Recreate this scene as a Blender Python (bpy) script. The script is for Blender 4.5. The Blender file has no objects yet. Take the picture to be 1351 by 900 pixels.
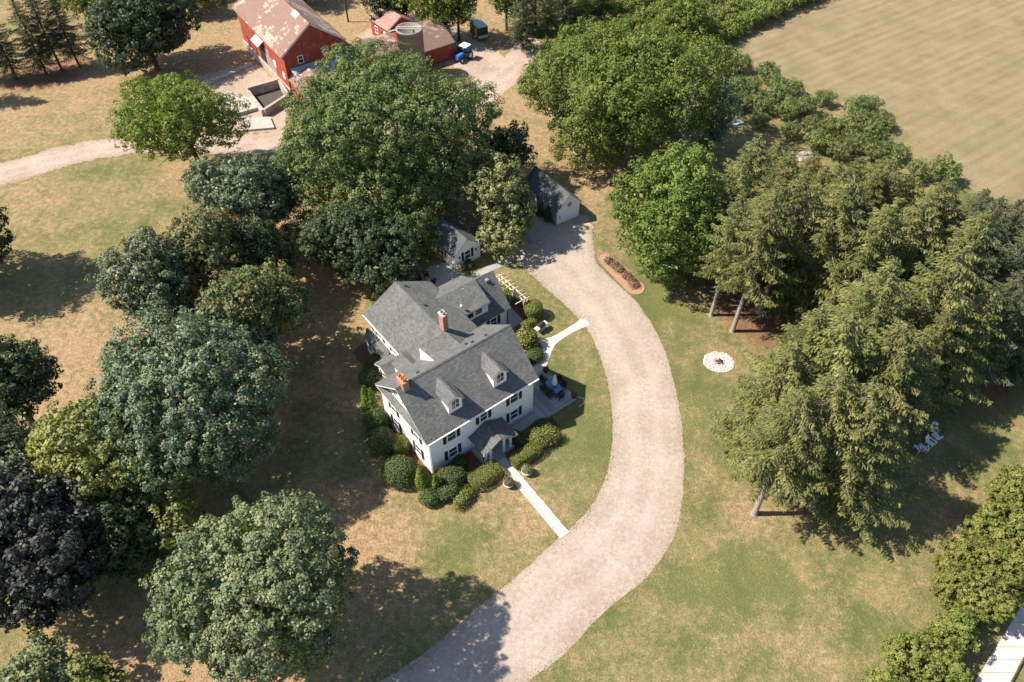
import bpy, math, random
import numpy as np
from mathutils import Vector, Matrix

S = bpy.context.scene
COL = S.collection
R = math.radians

# ------------------------------------------------------------------ camera, sky, sun, exposure
cam_d = bpy.data.cameras.new('camera')
cam = bpy.data.objects.new('camera', cam_d)
COL.objects.link(cam)
cam.location = (0, 0, 64)
cam.rotation_euler = (R(90 - 47.13), 0, 0)
cam_d.sensor_width = 36
cam_d.lens = 36 * 1017 / 1351
cam_d.clip_end = 2000
S.camera = cam

SUN_EL = 49
world = bpy.data.worlds.new('World')
S.world = world
world.use_nodes = True
wn = world.node_tree
sky = wn.nodes.new('ShaderNodeTexSky')
sky.sky_type = 'NISHITA'
sky.sun_disc = False
sky.sun_elevation = R(SUN_EL)
sky.sun_rotation = R(270)
sky.air_density = 1.0
sky.dust_density = .7
sky.ozone_density = 1.0
wn.nodes['Background'].inputs['Strength'].default_value = 0.096
wn.links.new(sky.outputs[0], wn.nodes['Background'].inputs[0])

sun_d = bpy.data.lights.new('sun', 'SUN')
sun_d.energy = 4.9
sun_d.angle = R(0.6)
sun_d.color = (1.0, 0.92, 0.80)
sun = bpy.data.objects.new('sun', sun_d)
COL.objects.link(sun)
sun.location = (-40, 50, 60)
sun.rotation_euler = Vector((math.cos(R(SUN_EL)), 0, -math.sin(R(SUN_EL)))).to_track_quat('-Z', 'Y').to_euler()

S.view_settings.view_transform = 'Standard'
S.view_settings.look = 'None'
S.view_settings.exposure = 1.02
S.view_settings.gamma = 1

# ------------------------------------------------------------------ materials
class NT:
    def __init__(s, name, rough=.8, spec=.3):
        s.m = bpy.data.materials.new(name)
        s.m.use_nodes = True
        s.t = s.m.node_tree
        s.b = s.t.nodes['Principled BSDF']
        s.b.inputs['Roughness'].default_value = rough
        s.b.inputs['Specular IOR Level'].default_value = spec
        s.geo = None
    def n(s, typ, **kw):
        x = s.t.nodes.new(typ)
        for k, v in kw.items(): setattr(x, k, v)
        return x
    def lk(s, a, b): s.t.links.new(a, b)
    def put(s, inp, v):
        if hasattr(v, 'is_output'): s.lk(v, inp)
        elif v is not None:
            if inp.type == 'RGBA' and len(v) == 3: v = (*v, 1)
            inp.default_value = v
    def pos(s):
        if s.geo is None: s.geo = s.n('ShaderNodeNewGeometry')
        return s.geo.outputs['Position']
    def uv(s): return s.n('ShaderNodeTexCoord').outputs['UV']
    def obj(s): return s.n('ShaderNodeTexCoord').outputs['Object']
    def mapv(s, v, scale=(1, 1, 1), rot=(0, 0, 0)):
        x = s.n('ShaderNodeMapping'); s.lk(v, x.inputs[0])
        x.inputs['Scale'].default_value = scale; x.inputs['Rotation'].default_value = rot
        return x.outputs[0]
    def noise(s, v, scale, detail=3, rough=.55, dist=0):
        x = s.n('ShaderNodeTexNoise'); s.lk(v, x.inputs['Vector'])
        x.inputs['Scale'].default_value = scale; x.inputs['Detail'].default_value = detail
        x.inputs['Roughness'].default_value = rough; x.inputs['Distortion'].default_value = dist
        return x.outputs['Fac']
    def math(s, op, a, b=None, clamp=False):
        x = s.n('ShaderNodeMath', operation=op, use_clamp=clamp)
        s.put(x.inputs[0], a)
        if b is not None: s.put(x.inputs[1], b)
        return x.outputs[0]
    def rng(s, v, a, b, c=0., d=1.):
        x = s.n('ShaderNodeMapRange'); s.put(x.inputs[0], v)
        for i, q in enumerate((a, b, c, d)): x.inputs[i + 1].default_value = q
        return x.outputs[0]
    def mix(s, f, a, b, blend='MIX'):
        x = s.n('ShaderNodeMix', data_type='RGBA', blend_type=blend)
        s.put(x.inputs[0], f); s.put(x.inputs[6], a); s.put(x.inputs[7], b)
        return x.outputs[2]
    def attr(s, name): return s.n('ShaderNodeAttribute', attribute_name=name)
    def color(s, c): s.put(s.b.inputs['Base Color'], c)
    def bump(s, h, strength=.4, dist=.05):
        x = s.n('ShaderNodeBump'); s.lk(h, x.inputs['Height'])
        x.inputs['Strength'].default_value = strength; x.inputs['Distance'].default_value = dist
        s.lk(x.outputs[0], s.b.inputs['Normal'])

def plain(name, c, rough=.7, spec=.3, var=.12, scale=6., metal=0.):
    t = NT(name, rough, spec)
    f = t.noise(t.obj(), scale, 4)
    d = tuple(x * (1 - var) for x in c); e = tuple(min(1, x * (1 + var)) for x in c)
    t.color(t.mix(f, d, e)); t.b.inputs['Metallic'].default_value = metal
    return t.m

def mat_lawn():
    t = NT('lawn_grass', .95, .1)
    p = t.pos()
    z = t.attr('zone').outputs['Color']
    sp = t.n('ShaderNodeSeparateColor'); t.lk(z, sp.inputs[0])
    dry, field, litter = sp.outputs
    big = t.noise(p, .045, 4, .6); mid = t.noise(p, .22, 5, .62, .4); fine = t.noise(p, 1.5, 4, .68)
    spk = t.noise(p, 6.0, 3, .7)
    g = t.mix(t.rng(mid, .35, .65), (.098, .112, .038), (.152, .152, .056))
    d = t.mix(t.rng(fine, .3, .7), (.225, .146, .076), (.350, .246, .142))
    f = t.math('ADD', dry, t.rng(big, .3, .7, -.28, .28))
    f = t.math('ADD', f, t.rng(mid, .3, .7, -.34, .34))
    f = t.math('ADD', f, t.rng(fine, .25, .75, -.42, .42))
    f = t.rng(f, .05, .98)
    c = t.mix(f, g, d)
    # hay field: pale, with faint mowing lines in two directions
    w1 = t.n('ShaderNodeTexWave', wave_type='BANDS'); rp = t.mapv(p, (1, 1, 1), (0, 0, R(-34))); w1.bands_direction = 'Y'; t.lk(rp, w1.inputs['Vector'])
    w1.inputs['Scale'].default_value = .16; w1.inputs['Distortion'].default_value = 1.6; w1.inputs['Detail'].default_value = 3; w1.inputs['Detail Scale'].default_value = 1.2
    w2 = t.n('ShaderNodeTexWave', wave_type='BANDS'); t.lk(t.mapv(p, (1, 1, 1), (0, 0, R(-60))), w2.inputs['Vector'])
    w2.inputs['Scale'].default_value = .3; w2.inputs['Distortion'].default_value = 3.5; w2.inputs['Detail'].default_value = 3
    st = t.noise(t.mapv(rp, (.07, 1.5, 1)), .7, 5, .7); st2 = t.noise(t.mapv(t.mapv(p, (1, 1, 1), (0, 0, R(20))), (.1, 2.2, 1)), .8, 4, .7)
    hf = t.math('ADD', t.math('MULTIPLY', w1.outputs['Fac'], .13), t.math('MULTIPLY', st2, .35))
    hf = t.math('ADD', hf, t.math('MULTIPLY', st, .75)); hf = t.math('ADD', hf, t.rng(mid, .3, .7, -.2, .2))
    h = t.mix(t.rng(hf, .32, 1.0), (.168, .136, .074), (.288, .224, .138))
    h = t.mix(t.rng(big, .52, .75, 0, .5), h, (.175, .160, .070))
    c = t.mix(field, c, h)
    lit = t.mix(fine, (0.098, 0.051, 0.028), (0.249, 0.146, 0.089))
    c = t.mix(t.rng(t.math('ADD', litter, t.rng(mid, .3, .7, -.25, .25)), .3, .75), c, lit)
    c = t.mix(1.0, c, t.mix(t.rng(spk, .25, .75), (.62, .62, .60), (1.32, 1.32, 1.32)), 'MULTIPLY')
    t.color(c)
    t.bump(t.math('ADD', spk, t.math('MULTIPLY', fine, 2.0)), .5, .10)
    return t.m

def mat_gravel(name='gravel', lanes=True, a=(.296, .238, .190), b=(.410, .340, .282)):
    t = NT(name, .95, .15)
    p = t.pos()
    mid = t.noise(p, .25, 5, .6); fine = t.noise(p, 2.6, 4, .7); spk = t.noise(p, 11, 2, .7)
    c = t.mix(t.rng(t.math('ADD', mid, t.rng(fine, .3, .7, -.25, .25)), .3, .75), a, b)
    u = t.n('ShaderNodeSeparateXYZ'); t.lk(t.uv(), u.inputs[0])
    lw = 1.0 if lanes else 0.0
    # wheel tracks: compacted paler lanes along the drive, wavering a little
    across = t.math('ADD', u.outputs[0], t.rng(t.noise(p, .09, 2), .3, .7, -.07, .07))
    lane = t.math('ABSOLUTE', t.math('SUBTRACT', t.math('ABSOLUTE', t.math('SUBTRACT', across, .5)), .17))
    c = t.mix(t.rng(lane, .02, .13, .30 * lw, 0), c, (.44, .375, .33))
    edge = t.math('ABSOLUTE', t.math('SUBTRACT', across, .5))
    c = t.mix(t.rng(t.math('ADD', edge, t.rng(fine, .3, .7, -.06, .06)), .40, .5, 0, .28 * lw), c, (0.328, 0.238, 0.180))
    c = t.mix(t.rng(spk, .2, .8), t.mix(1.0, c, (.72, .72, .72), 'MULTIPLY'), t.mix(1.0, c, (1.16, 1.16, 1.16), 'MULTIPLY'))
    t.color(c); t.bump(spk, .6, .04)
    return t.m

def mat_concrete(name, c, joint=0.):
    t = NT(name, .9, .25)
    p = t.pos()
    f = t.noise(p, .9, 5, .6); s2 = t.noise(p, 9, 3, .7)
    k = t.math('ADD', f, t.rng(s2, .3, .7, -.15, .15))
    t.color(t.mix(t.rng(k, .25, .8), tuple(x * .68 for x in c), tuple(min(.85, x * 1.04) for x in c)))
    t.bump(s2, .3, .02)
    return t.m

def mat_shingle(name, a, b, row=.19, w=.33, patch=0.):
    t = NT(name, .92, .2)
    uv = t.uv()
    br = t.n('ShaderNodeTexBrick'); t.lk(uv, br.inputs['Vector'])
    br.offset = .5
    br.inputs['Scale'].default_value = 1; br.inputs['Brick Width'].default_value = w; br.inputs['Row Height'].default_value = row
    br.inputs['Mortar Size'].default_value = .012; br.inputs['Mortar Smooth'].default_value = .2
    br.inputs['Color1'].default_value = (*a, 1); br.inputs['Color2'].default_value = (*b, 1)
    br.inputs['Mortar'].default_value = tuple(x * .55 for x in a) + (1,)
    big = t.noise(uv, .5, 4, .6); sp = t.noise(uv, 14, 2, .7)
    c = t.mix(1.0, br.outputs['Color'], t.mix(t.rng(big, .3, .7), (.84, .84, .86), (1.14, 1.12, 1.08)), 'MULTIPLY')
    c = t.mix(1.0, c, t.mix(sp, (.8, .8, .8), (1.2, 1.2, 1.2)), 'MULTIPLY')
    t.color(c)
    sx = t.n('ShaderNodeSeparateXYZ'); t.lk(uv, sx.inputs[0])
    saw = t.math('FRACT', t.math('DIVIDE', sx.outputs[1], row))
    t.bump(t.math('ADD', t.math('MULTIPLY', saw, -1.0), t.math('MULTIPLY', sp, .3)), .55, .03)
    return t.m

def mat_siding(name, c, pitch=.12, vertical=False, wear=.0, wearc=(.5, .5, .5)):
    t = NT(name, .65, .3)
    uv = t.uv()
    sx = t.n('ShaderNodeSeparateXYZ'); t.lk(uv, sx.inputs[0])
    v = sx.outputs[0 if vertical else 1]
    saw = t.math('FRACT', t.math('DIVIDE', v, pitch))
    n = t.noise(t.mapv(uv, (3, .5, 1) if vertical else (.5, 3, 1)), 1.2, 4, .6)
    n2 = t.noise(uv, .8, 5, .65)
    col = t.mix(t.rng(n, .25, .75), tuple(x * .86 for x in c), tuple(min(.86, x * 1.08) for x in c))
    if wear: col = t.mix(t.rng(t.math('ADD', n2, t.rng(n, .2, .8, -.15, .15)), .60 - wear * .2, .78, 0, .8), col, wearc)
    t.color(col)
    prof = t.rng(saw, .0, .12) if vertical else saw
    t.bump(prof, .5, .02)
    return t.m

def mat_rust():
    t = NT('rusty_roof', .85, .25)
    uv = t.uv()
    br = t.n('ShaderNodeTexBrick'); t.lk(uv, br.inputs['Vector']); br.offset = .5
    br.inputs['Scale'].default_value = 1; br.inputs['Brick Width'].default_value = .9; br.inputs['Row Height'].default_value = .45
    br.inputs['Mortar Size'].default_value = .02
    br.inputs['Color1'].default_value = (0, 0, 0, 1); br.inputs['Color2'].default_value = (1, 1, 1, 1); br.inputs['Mortar'].default_value = (.3, .3, .3, 1)
    big = t.noise(uv, .16, 4, .6); fn = t.noise(uv, 3, 5, .7); md = t.noise(uv, .7, 5, .65)
    base = t.mix(t.rng(fn, .3, .7), (.165, .098, .078), (.250, .165, .132))
    base = t.mix(t.rng(md, .55, .75, 0, .45), base, (0.335, 0.156, 0.078))
    pf = t.math('ADD', t.math('MULTIPLY', br.outputs['Color'], .55), t.rng(big, .32, .62, -.35, .55))
    base = t.mix(t.rng(pf, .56, .70, 0, .62), base, t.mix(fn, (0.468, 0.390, 0.281), (0.484, 0.359, 0.296)))
    base = t.mix(t.math('MULTIPLY', br.outputs['Fac'], .45), base, (0.172, 0.094, 0.070))
    t.color(base); t.bump(t.math('ADD', fn, t.math('MULTIPLY', br.outputs['Fac'], -1.5)), .4, .03)
    return t.m

def mat_brick():
    t = NT('chimney_brick', .9, .2)
    uv = t.uv()
    br = t.n('ShaderNodeTexBrick'); t.lk(uv, br.inputs['Vector']); br.offset = .5
    br.inputs['Scale'].default_value = 1; br.inputs['Brick Width'].default_value = .22; br.inputs['Row Height'].default_value = .075
    br.inputs['Mortar Size'].default_value = .008
    br.inputs['Color1'].default_value = (.34, .15, .085, 1); br.inputs['Color2'].default_value = (.46, .21, .12, 1); br.inputs['Mortar'].default_value = (.42, .33, .27, 1)
    n = t.noise(uv, 2.2, 4)
    t.color(t.mix(t.rng(n, .45, .8, 0, .45), br.outputs['Color'], (.20, .12, .09)))
    t.bump(br.outputs['Fac'], -.4, .02)
    return t.m

def mat_block(name, a, b, bw=.5, rh=.25):
    t = NT(name, .95, .15)
    uv = t.uv()
    br = t.n('ShaderNodeTexBrick'); t.lk(uv, br.inputs['Vector']); br.offset = .5
    br.inputs['Scale'].default_value = 1; br.inputs['Brick Width'].default_value = bw; br.inputs['Row Height'].default_value = rh
    br.inputs['Mortar Size'].default_value = .02
    br.inputs['Color1'].default_value = (*a, 1); br.inputs['Color2'].default_value = (*b, 1); br.inputs['Mortar'].default_value = tuple(x * .6 for x in a) + (1,)
    n = t.noise(uv, 1.0, 5, .65)
    t.color(t.mix(1.0, br.outputs['Color'], t.mix(t.rng(n, .3, .7), (.7, .7, .68), (1.2, 1.18, 1.15)), 'MULTIPLY'))
    t.bump(br.outputs['Fac'], -.5, .03)
    return t.m

def mat_bark(name, a, b):
    t = NT(name, .95, .1)
    o = t.mapv(t.obj(), (5, 5, .9))
    n = t.noise(o, 1.5, 5, .7); t.color(t.mix(n, a, b)); t.bump(n, .8, .06)
    return t.m

def mat_leaf(name, a, b, accent=None, acc=0., trans=.22, spec=.3, rough=.55):
    """a..b: leaf colours, picked leaf by leaf; accent: turning leaves in patches"""
    t = NT(name, rough, spec)
    f = t.attr('tint').outputs['Fac']
    oi = t.n('ShaderNodeObjectInfo')
    big = t.noise(t.obj(), .35, 3, .6)
    k = t.math('ADD', t.math('MULTIPLY', f, .75), t.rng(big, .3, .7, -.3, .5), True)
    c = t.mix(k, a, b)
    if accent:
        c = t.mix(t.math('MULTIPLY', t.rng(t.math('ADD', t.noise(t.obj(), .55, 3, .6), t.math('MULTIPLY', f, .2)), .58 - acc, .78 - acc), .8), c, accent)
    hv = t.n('ShaderNodeHueSaturation'); t.lk(c, hv.inputs['Color'])
    t.lk(t.rng(oi.outputs['Random'], 0, 1, .485, .512), hv.inputs['Hue'])
    t.lk(t.rng(oi.outputs['Random'], 0, 1, .9, 1.1), hv.inputs['Value'])
    c = hv.outputs[0]
    t.color(c)
    tr = t.n('ShaderNodeBsdfTranslucent')
    t.lk(t.mix(1.0, c, (1.15, 1.35, .55), 'MULTIPLY'), tr.inputs[0])
    mx = t.n('ShaderNodeMixShader'); mx.inputs[0].default_value = trans
    t.lk(t.b.outputs[0], mx.inputs[1]); t.lk(tr.outputs[0], mx.inputs[2])
    t.lk(mx.outputs[0], t.t.nodes['Material Output'].inputs[0])
    return t.m

M = {}
M['lawn'] = mat_lawn()
M['gravel'] = mat_gravel()
M['dirt'] = mat_gravel('pale_dirt', True, (.30, .22, .165), (.44, .345, .28))
M['apron'] = mat_gravel('apron_gravel', False)
M['yard'] = mat_gravel('yard_dirt', False, (.28, .21, .155), (.43, .335, .27))
M['walk'] = mat_concrete('pale_concrete', (.58, .51, .455))
M['patio'] = mat_concrete('grey_paving', (.36, .35, .33))
M['mulch'] = plain('mulch', (.15, .07, .045), .95, .1, .5, 5)
M['bedsoil'] = plain('clay_mulch', (.34, .19, .13), .95, .1, .35, 6)
M['shingle'] = mat_shingle('asphalt_shingle', (.098, .103, .102), (.152, .154, .147))
M['shingle_dark'] = mat_shingle('dark_shingle', (.075, .086, .09), (.11, .12, .122))
M['white'] = mat_siding('white_clapboard', (.82, .815, .805), .13)
M['trim'] = plain('white_trim', (.80, .78, .74), .5, .3, .05)
M['greydoor'] = mat_siding('grey_board', (.22, .23, .22), .25, True)
M['shutter'] = plain('black_shutter', (.018, .024, .022), .55, .35, .2, 9)
M['barnred'] = mat_siding('barn_red_board', (.30, .055, .034), .3, True, .35, (.46, .20, .15))
M['rust'] = mat_rust()
M['brick'] = mat_brick()
M['pot'] = plain('terracotta', (.50, .17, .07), .8, .2, .2)
M['metalgrey'] = plain('dull_metal', (.30, .31, .31), .5, .5, .2, 5, .4)
M['galv'] = plain('galvanised_roof', (.38, .43, .47), .55, .5, .25, 1.5, .3)
M['darkmetal'] = plain('dark_metal', (.03, .03, .033), .5, .4)
M['stone'] = mat_block('old_stone', (.34, .29, .25), (.50, .44, .38), .7, .3)
M['silo'] = mat_block('silo_block', (.20, .195, .185), (.27, .265, .255), .6, .28)
M['conc'] = mat_concrete('weathered_slab', (.48, .41, .355))
M['deckwood'] = plain('weathered_deck', (.43, .42, .40), .85, .2, .22, 4)
def mat_deck():
    t = NT('weathered_deck_board', .85, .2)
    oi = t.n('ShaderNodeObjectInfo'); n = t.noise(t.mapv(t.obj(), (3, 3, 1)), 1.6, 5, .65)
    c = t.mix(t.math('ADD', t.math('MULTIPLY', oi.outputs['Random'], .65), t.math('MULTIPLY', n, .35)), (.20, .195, .185), (.42, .41, .39))
    t.color(c); t.bump(n, .3, .01)
    return t.m
M['deckboard'] = mat_deck()
M['pergola'] = plain('bleached_timber', (.55, .46, .35), .8, .2, .25, 5)
M['wicker'] = plain('dark_wicker', (.030, .022, .020), .7, .3, .4, 12)
M['glassblue'] = plain('blue_glass_top', (.07, .15, .27), .12, .6, .2, 2)
M['canvas'] = plain('white_canvas', (.74, .72, .70), .9, .1, .06)
M['adiron'] = plain('white_painted_wood', (.78, .77, .76), .6, .3, .06)
M['urn'] = plain('pale_stone_urn', (.62, .55, .49), .85, .2, .15, 8)
M['redpaint'] = plain('red_paint', (.45, .05, .03), .4, .5)
M['bluepaint'] = plain('blue_paint', (.03, .14, .48), .35, .5)
M['rubber'] = plain('rubber', (.018, .018, .018), .85, .2)
M['whitepaint'] = plain('white_paint', (.8, .8, .79), .4, .4, .04)
M['rock'] = plain('white_stone', (.50, .46, .43), .9, .2, .2, 3)
M['ash'] = plain('ash_soil', (.42, .38, .35), .95, .1, .3, 5)
M['pitsoil'] = plain('pit_soil', (.075, .065, .055), .95, .1, .5, 3)
M['edging'] = plain('pale_edging', (.28, .205, .16), .9, .2, .2, 6)
M['greyrock'] = plain('grey_boulder', (.26, .24, .225), .9, .2, .3, 1.5)
M['char'] = plain('charred_log', (.05, .04, .038), .95, .1, .5, 6)
M['polewood'] = plain('pole_wood', (.09, .07, .06), .9, .2, .3, 4)
M['bark'] = mat_bark('dark_bark', (.045, .035, .028), (.12, .10, .08))
M['barkgrey'] = mat_bark('grey_bark', (.20, .165, .135), (.36, .31, .27))
def mat_glass():
    t = NT('window_glass', .08, .8)
    t.color(t.mix(t.noise(t.obj(), .9, 2), (.012, .018, .026), (.045, .06, .075)))
    return t.m
M['glass'] = mat_glass()

LEAF = dict(
    oak=mat_leaf('oak_leaf', (.062, .100, .028), (.170, .195, .060)),
    walnut=mat_leaf('walnut_leaf', (.070, .128, .022), (.195, .235, .048)),
    locust=mat_leaf('locust_leaf', (0.079, 0.142, 0.023), (0.243, 0.264, 0.048), trans=.3),
    maple=mat_leaf('sky_sheen_maple_leaf', (.072, .108, .056), (.178, .208, .116), spec=.4, rough=.48),  # sheen of the sky on waxy leaves put into the bluish base colour
    maple2=mat_leaf('maple_leaf', (.082, .120, .052), (.235, .252, .118), spec=.4, rough=.5),
    turning=mat_leaf('turning_leaf', (.080, .112, .044), (.195, .205, .080), (.24, .14, .045), -.03),
    yellow=mat_leaf('yellow_green_leaf', (0.111, 0.137, 0.037), (0.279, 0.258, 0.079)),
    purple=mat_leaf('purple_leaf', (.022, .026, .019), (.066, .068, .054), spec=.3, rough=.55, trans=.06),
    shade=mat_leaf('dark_and_shaded_leaf', (0.033, 0.058, 0.024), (0.080, 0.103, 0.045)),  # dark leaves; on trees under the oak its shade is put into the colour
    pale=mat_leaf('sunlit_maple_leaf', (.100, .138, .046), (.285, .295, .115), spec=.4, rough=.5),  # brightened leaves; sunlight that the oak's shadow takes is put into the colour
    fruit=mat_leaf('peach_leaf', (.090, .135, .034), (.255, .270, .095), spec=.4),
    vine=mat_leaf('orchard_row_leaf', (0.111, 0.158, 0.034), (0.253, 0.264, 0.069)),
    hedge=mat_leaf('clipped_hedge_leaf', (.110, .140, .026), (.270, .265, .070)),
    hedgebrown=mat_leaf('browned_hedge_leaf', (.095, .135, .024), (.230, .235, .055), (.26, .17, .05), .03),
    box=mat_leaf('boxwood_leaf', (0.053, 0.093, 0.027), (0.137, 0.158, 0.053)),
    lime=mat_leaf('lime_leaf', (0.168, 0.211, 0.032), (0.400, 0.400, 0.074)),
    arbor=mat_leaf('arborvitae_leaf', (0.090, 0.153, 0.021), (0.211, 0.247, 0.037)),
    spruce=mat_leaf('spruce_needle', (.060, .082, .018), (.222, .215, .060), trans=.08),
    spruced=mat_leaf('dark_and_shaded_needle', (.036, .054, .024), (.115, .125, .046), trans=.08),  # dark spruces; in the stand, shade from neighbouring trees put into the colour
    silver=mat_leaf('silver_needle', (0.168, 0.168, 0.126), (0.358, 0.337, 0.274), trans=.1),
    pine=mat_leaf('pine_needle', (0.084, 0.126, 0.074), (0.200, 0.232, 0.137), trans=.15),
    dead=mat_leaf('rust_brown_needle', (0.125, 0.051, 0.020), (0.265, 0.117, 0.047), trans=.1),
    redflower=mat_leaf('red_flower', (0.273, 0.016, 0.023), (0.429, 0.078, 0.078)),
    pinkflower=mat_leaf('dusty_pink_flower', (0.234, 0.078, 0.062), (0.429, 0.250, 0.203)),
    creamflower=mat_leaf('cream_flower', (0.195, 0.172, 0.094), (0.468, 0.390, 0.281)),
    tuft=mat_leaf('tuft_blade', (.120, .128, .042), (.340, .245, .125)),
    weeds=mat_leaf('weed_leaf', (.135, .142, .046), (.330, .255, .130)),
)

# ------------------------------------------------------------------ mesh helpers
def tagset(o, label=None, cat=None, group=None, kind=None):
    if label: o['label'] = label
    if cat: o['category'] = cat
    if group: o['group'] = group
    if kind: o['kind'] = kind
    return o

def link(name, me, parent=None, mat=None):
    o = bpy.data.objects.new(name, me); COL.objects.link(o)
    if parent is not None: o.parent = parent
    if mat is not None and me is not None and len(me.materials) == 0: me.materials.append(mat)
    return o

def empty(name, loc=(0, 0, 0), rz=0., label=None, cat=None, group=None):
    o = bpy.data.objects.new(name, None); COL.objects.link(o)
    o.location = (*loc, 0) if len(loc) == 2 else loc
    o.rotation_euler = (0, 0, rz); o.empty_display_size = .3
    return tagset(o, label, cat, group)

class MB:
    def __init__(s): s.v = []; s.f = []; s.uvs = None
    def poly(s, pts):
        i = len(s.v); s.v += [tuple(p) for p in pts]; s.f.append(list(range(i, i + len(pts)))); return s
    def box(s, x0, x1, y0, y1, z0, z1):
        i = len(s.v)
        s.v += [(x, y, z) for z in (z0, z1) for y in (y0, y1) for x in (x0, x1)]
        for q in ((0, 2, 3, 1), (4, 5, 7, 6), (0, 1, 5, 4), (2, 6, 7, 3), (0, 4, 6, 2), (1, 3, 7, 5)): s.f.append([i + k for k in q])
        return s
    def slab(s, pts, t):
        """flat polygon given by its top, thickened downwards along its normal"""
        P = [Vector(p) for p in pts]
        n = (P[1] - P[0]).cross(P[2] - P[0]).normalized()
        if n.z < 0: P.reverse(); n = -n
        if abs(n.z) < 1e-4: pass
        Q = [p - n * t for p in P]; k = len(P); i = len(s.v)
        s.v += [tuple(p) for p in P] + [tuple(p) for p in Q]
        s.f.append([i + a for a in range(k)]); s.f.append([i + k + a for a in reversed(range(k))])
        for a in range(k):
            b = (a + 1) % k; s.f.append([i + a, i + k + a, i + k + b, i + b])
        return s
    def prism(s, pts2, fn0, fn1):
        """polygon extruded between two maps of its 2-D points"""
        k = len(pts2); i = len(s.v)
        s.v += [tuple(fn0(*p)) for p in pts2] + [tuple(fn1(*p)) for p in pts2]
        s.f.append([i + a for a in range(k)]); s.f.append([i + k + a for a in reversed(range(k))])
        for a in range(k):
            b = (a + 1) % k; s.f.append([i + a, i + k + a, i + k + b, i + b])
        return s
    def tube(s, pts, rad, n=8, cap=True):
        i0 = len(s.v); pts = [Vector(p) for p in pts]; m = len(pts)
        for j, p in enumerate(pts):
            d = (pts[min(j + 1, m - 1)] - pts[max(j - 1, 0)]).normalized()
            a = d.cross(Vector((.31, .95, .07))).normalized(); b = d.cross(a)
            r = rad[j] if isinstance(rad, (list, tuple)) else rad
            for k in range(n):
                w = 2 * math.pi * k / n; s.v.append(tuple(p + (a * math.cos(w) + b * math.sin(w)) * r))
        for j in range(m - 1):
            for k in range(n):
                k2 = (k + 1) % n; s.f.append([i0 + j * n + k, i0 + j * n + k2, i0 + (j + 1) * n + k2, i0 + (j + 1) * n + k])
        if cap:
            s.f.append([i0 + k for k in range(n)]); s.f.append([i0 + (m - 1) * n + k for k in range(n)])
        return s
    def lathe(s, prof, c=(0, 0), n=20):
        i0 = len(s.v); m = len(prof)
        for r, z in prof:
            for k in range(n):
                w = 2 * math.pi * k / n; s.v.append((c[0] + r * math.cos(w), c[1] + r * math.sin(w), z))
        for j in range(m - 1):
            for k in range(n):
                k2 = (k + 1) % n; s.f.append([i0 + j * n + k, i0 + j * n + k2, i0 + (j + 1) * n + k2, i0 + (j + 1) * n + k])
        return s
    def mesh(s, name, smooth=False):
        me = bpy.data.meshes.new(name); me.from_pydata(s.v, [], s.f)
        uvl = me.uv_layers.new(name='UVMap')
        if s.uvs is not None:
            for pl in me.polygons:
                for li, vi in zip(pl.loop_indices, pl.vertices): uvl.data[li].uv = s.uvs[vi]
        else:
            for pl in me.polygons:
                n = pl.normal
                if abs(n.z) > .999: t, b = Vector((1, 0, 0)), Vector((0, 1, 0))
                else: t = Vector((0, 0, 1)).cross(n).normalized(); b = n.cross(t)
                for li, vi in zip(pl.loop_indices, pl.vertices):
                    p = me.vertices[vi].co; uvl.data[li].uv = (p.dot(t), p.dot(b))
        if smooth: me.polygons.foreach_set('use_smooth', [True] * len(me.polygons))
        return me
    def build(s, name, mat, parent=None, smooth=False):
        return link(name, s.mesh(name, smooth), parent, mat)

def copy_tree(o, parent=None):
    c = o.copy(); COL.objects.link(c); c.parent = parent
    for ch in list(o.children):
        if ch is not c: copy_tree(ch, c)
    return c

def inside(poly, x, y):
    r = np.zeros_like(x, dtype=bool); n = len(poly); j = n - 1
    for i in range(n):
        xi, yi = poly[i]; xj, yj = poly[j]
        with np.errstate(divide='ignore', invalid='ignore'):
            r ^= ((yi > y) != (yj > y)) & (x < (xj - xi) * (y - yi) / (yj - yi + 1e-12) + xi)
        j = i
    return r

def catmull(pts, k=10, closed=False):
    P = [np.array(p, float) for p in pts]; out = []; n = len(P)
    for i in range(n if closed else n - 1):
        p0, p1, p2, p3 = (P[(i - 1) % n], P[i], P[(i + 1) % n], P[(i + 2) % n]) if closed else (P[max(i - 1, 0)], P[i], P[i + 1], P[min(i + 2, n - 1)])
        for a in range(k):
            t = a / k
            out.append(.5 * ((2 * p1) + (-p0 + p2) * t + (2 * p0 - 5 * p1 + 4 * p2 - p3) * t * t + (-p0 + 3 * p1 - 3 * p2 + p3) * t ** 3))
    if not closed: out.append(P[-1])
    return out

def sheet(name, pts, z, mat, kind='structure', rough=0., seed=0, parent=None, edge=0.):
    """flat sheet with an optionally ragged outline, lying at height z (edge: thickness)"""
    rg = random.Random(seed); q = []
    n = len(pts)
    for i in range(n):
        a = np.array(pts[i], float); b = np.array(pts[(i + 1) % n], float)
        d = b - a; l = np.hypot(*d)
        k = max(1, int(l / .5)) if rough else 1
        nn = np.array((-d[1], d[0])) / (l + 1e-9)
        for j in range(k): q.append(a + d * j / k + nn * rg.gauss(0, rough))
    mb = MB()
    if edge: mb.slab([(x, y, z) for x, y in q], edge)
    else: mb.poly([(x, y, z) for x, y in q])
    o = mb.build(name, mat, parent)
    if kind: o['kind'] = kind
    return o

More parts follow.
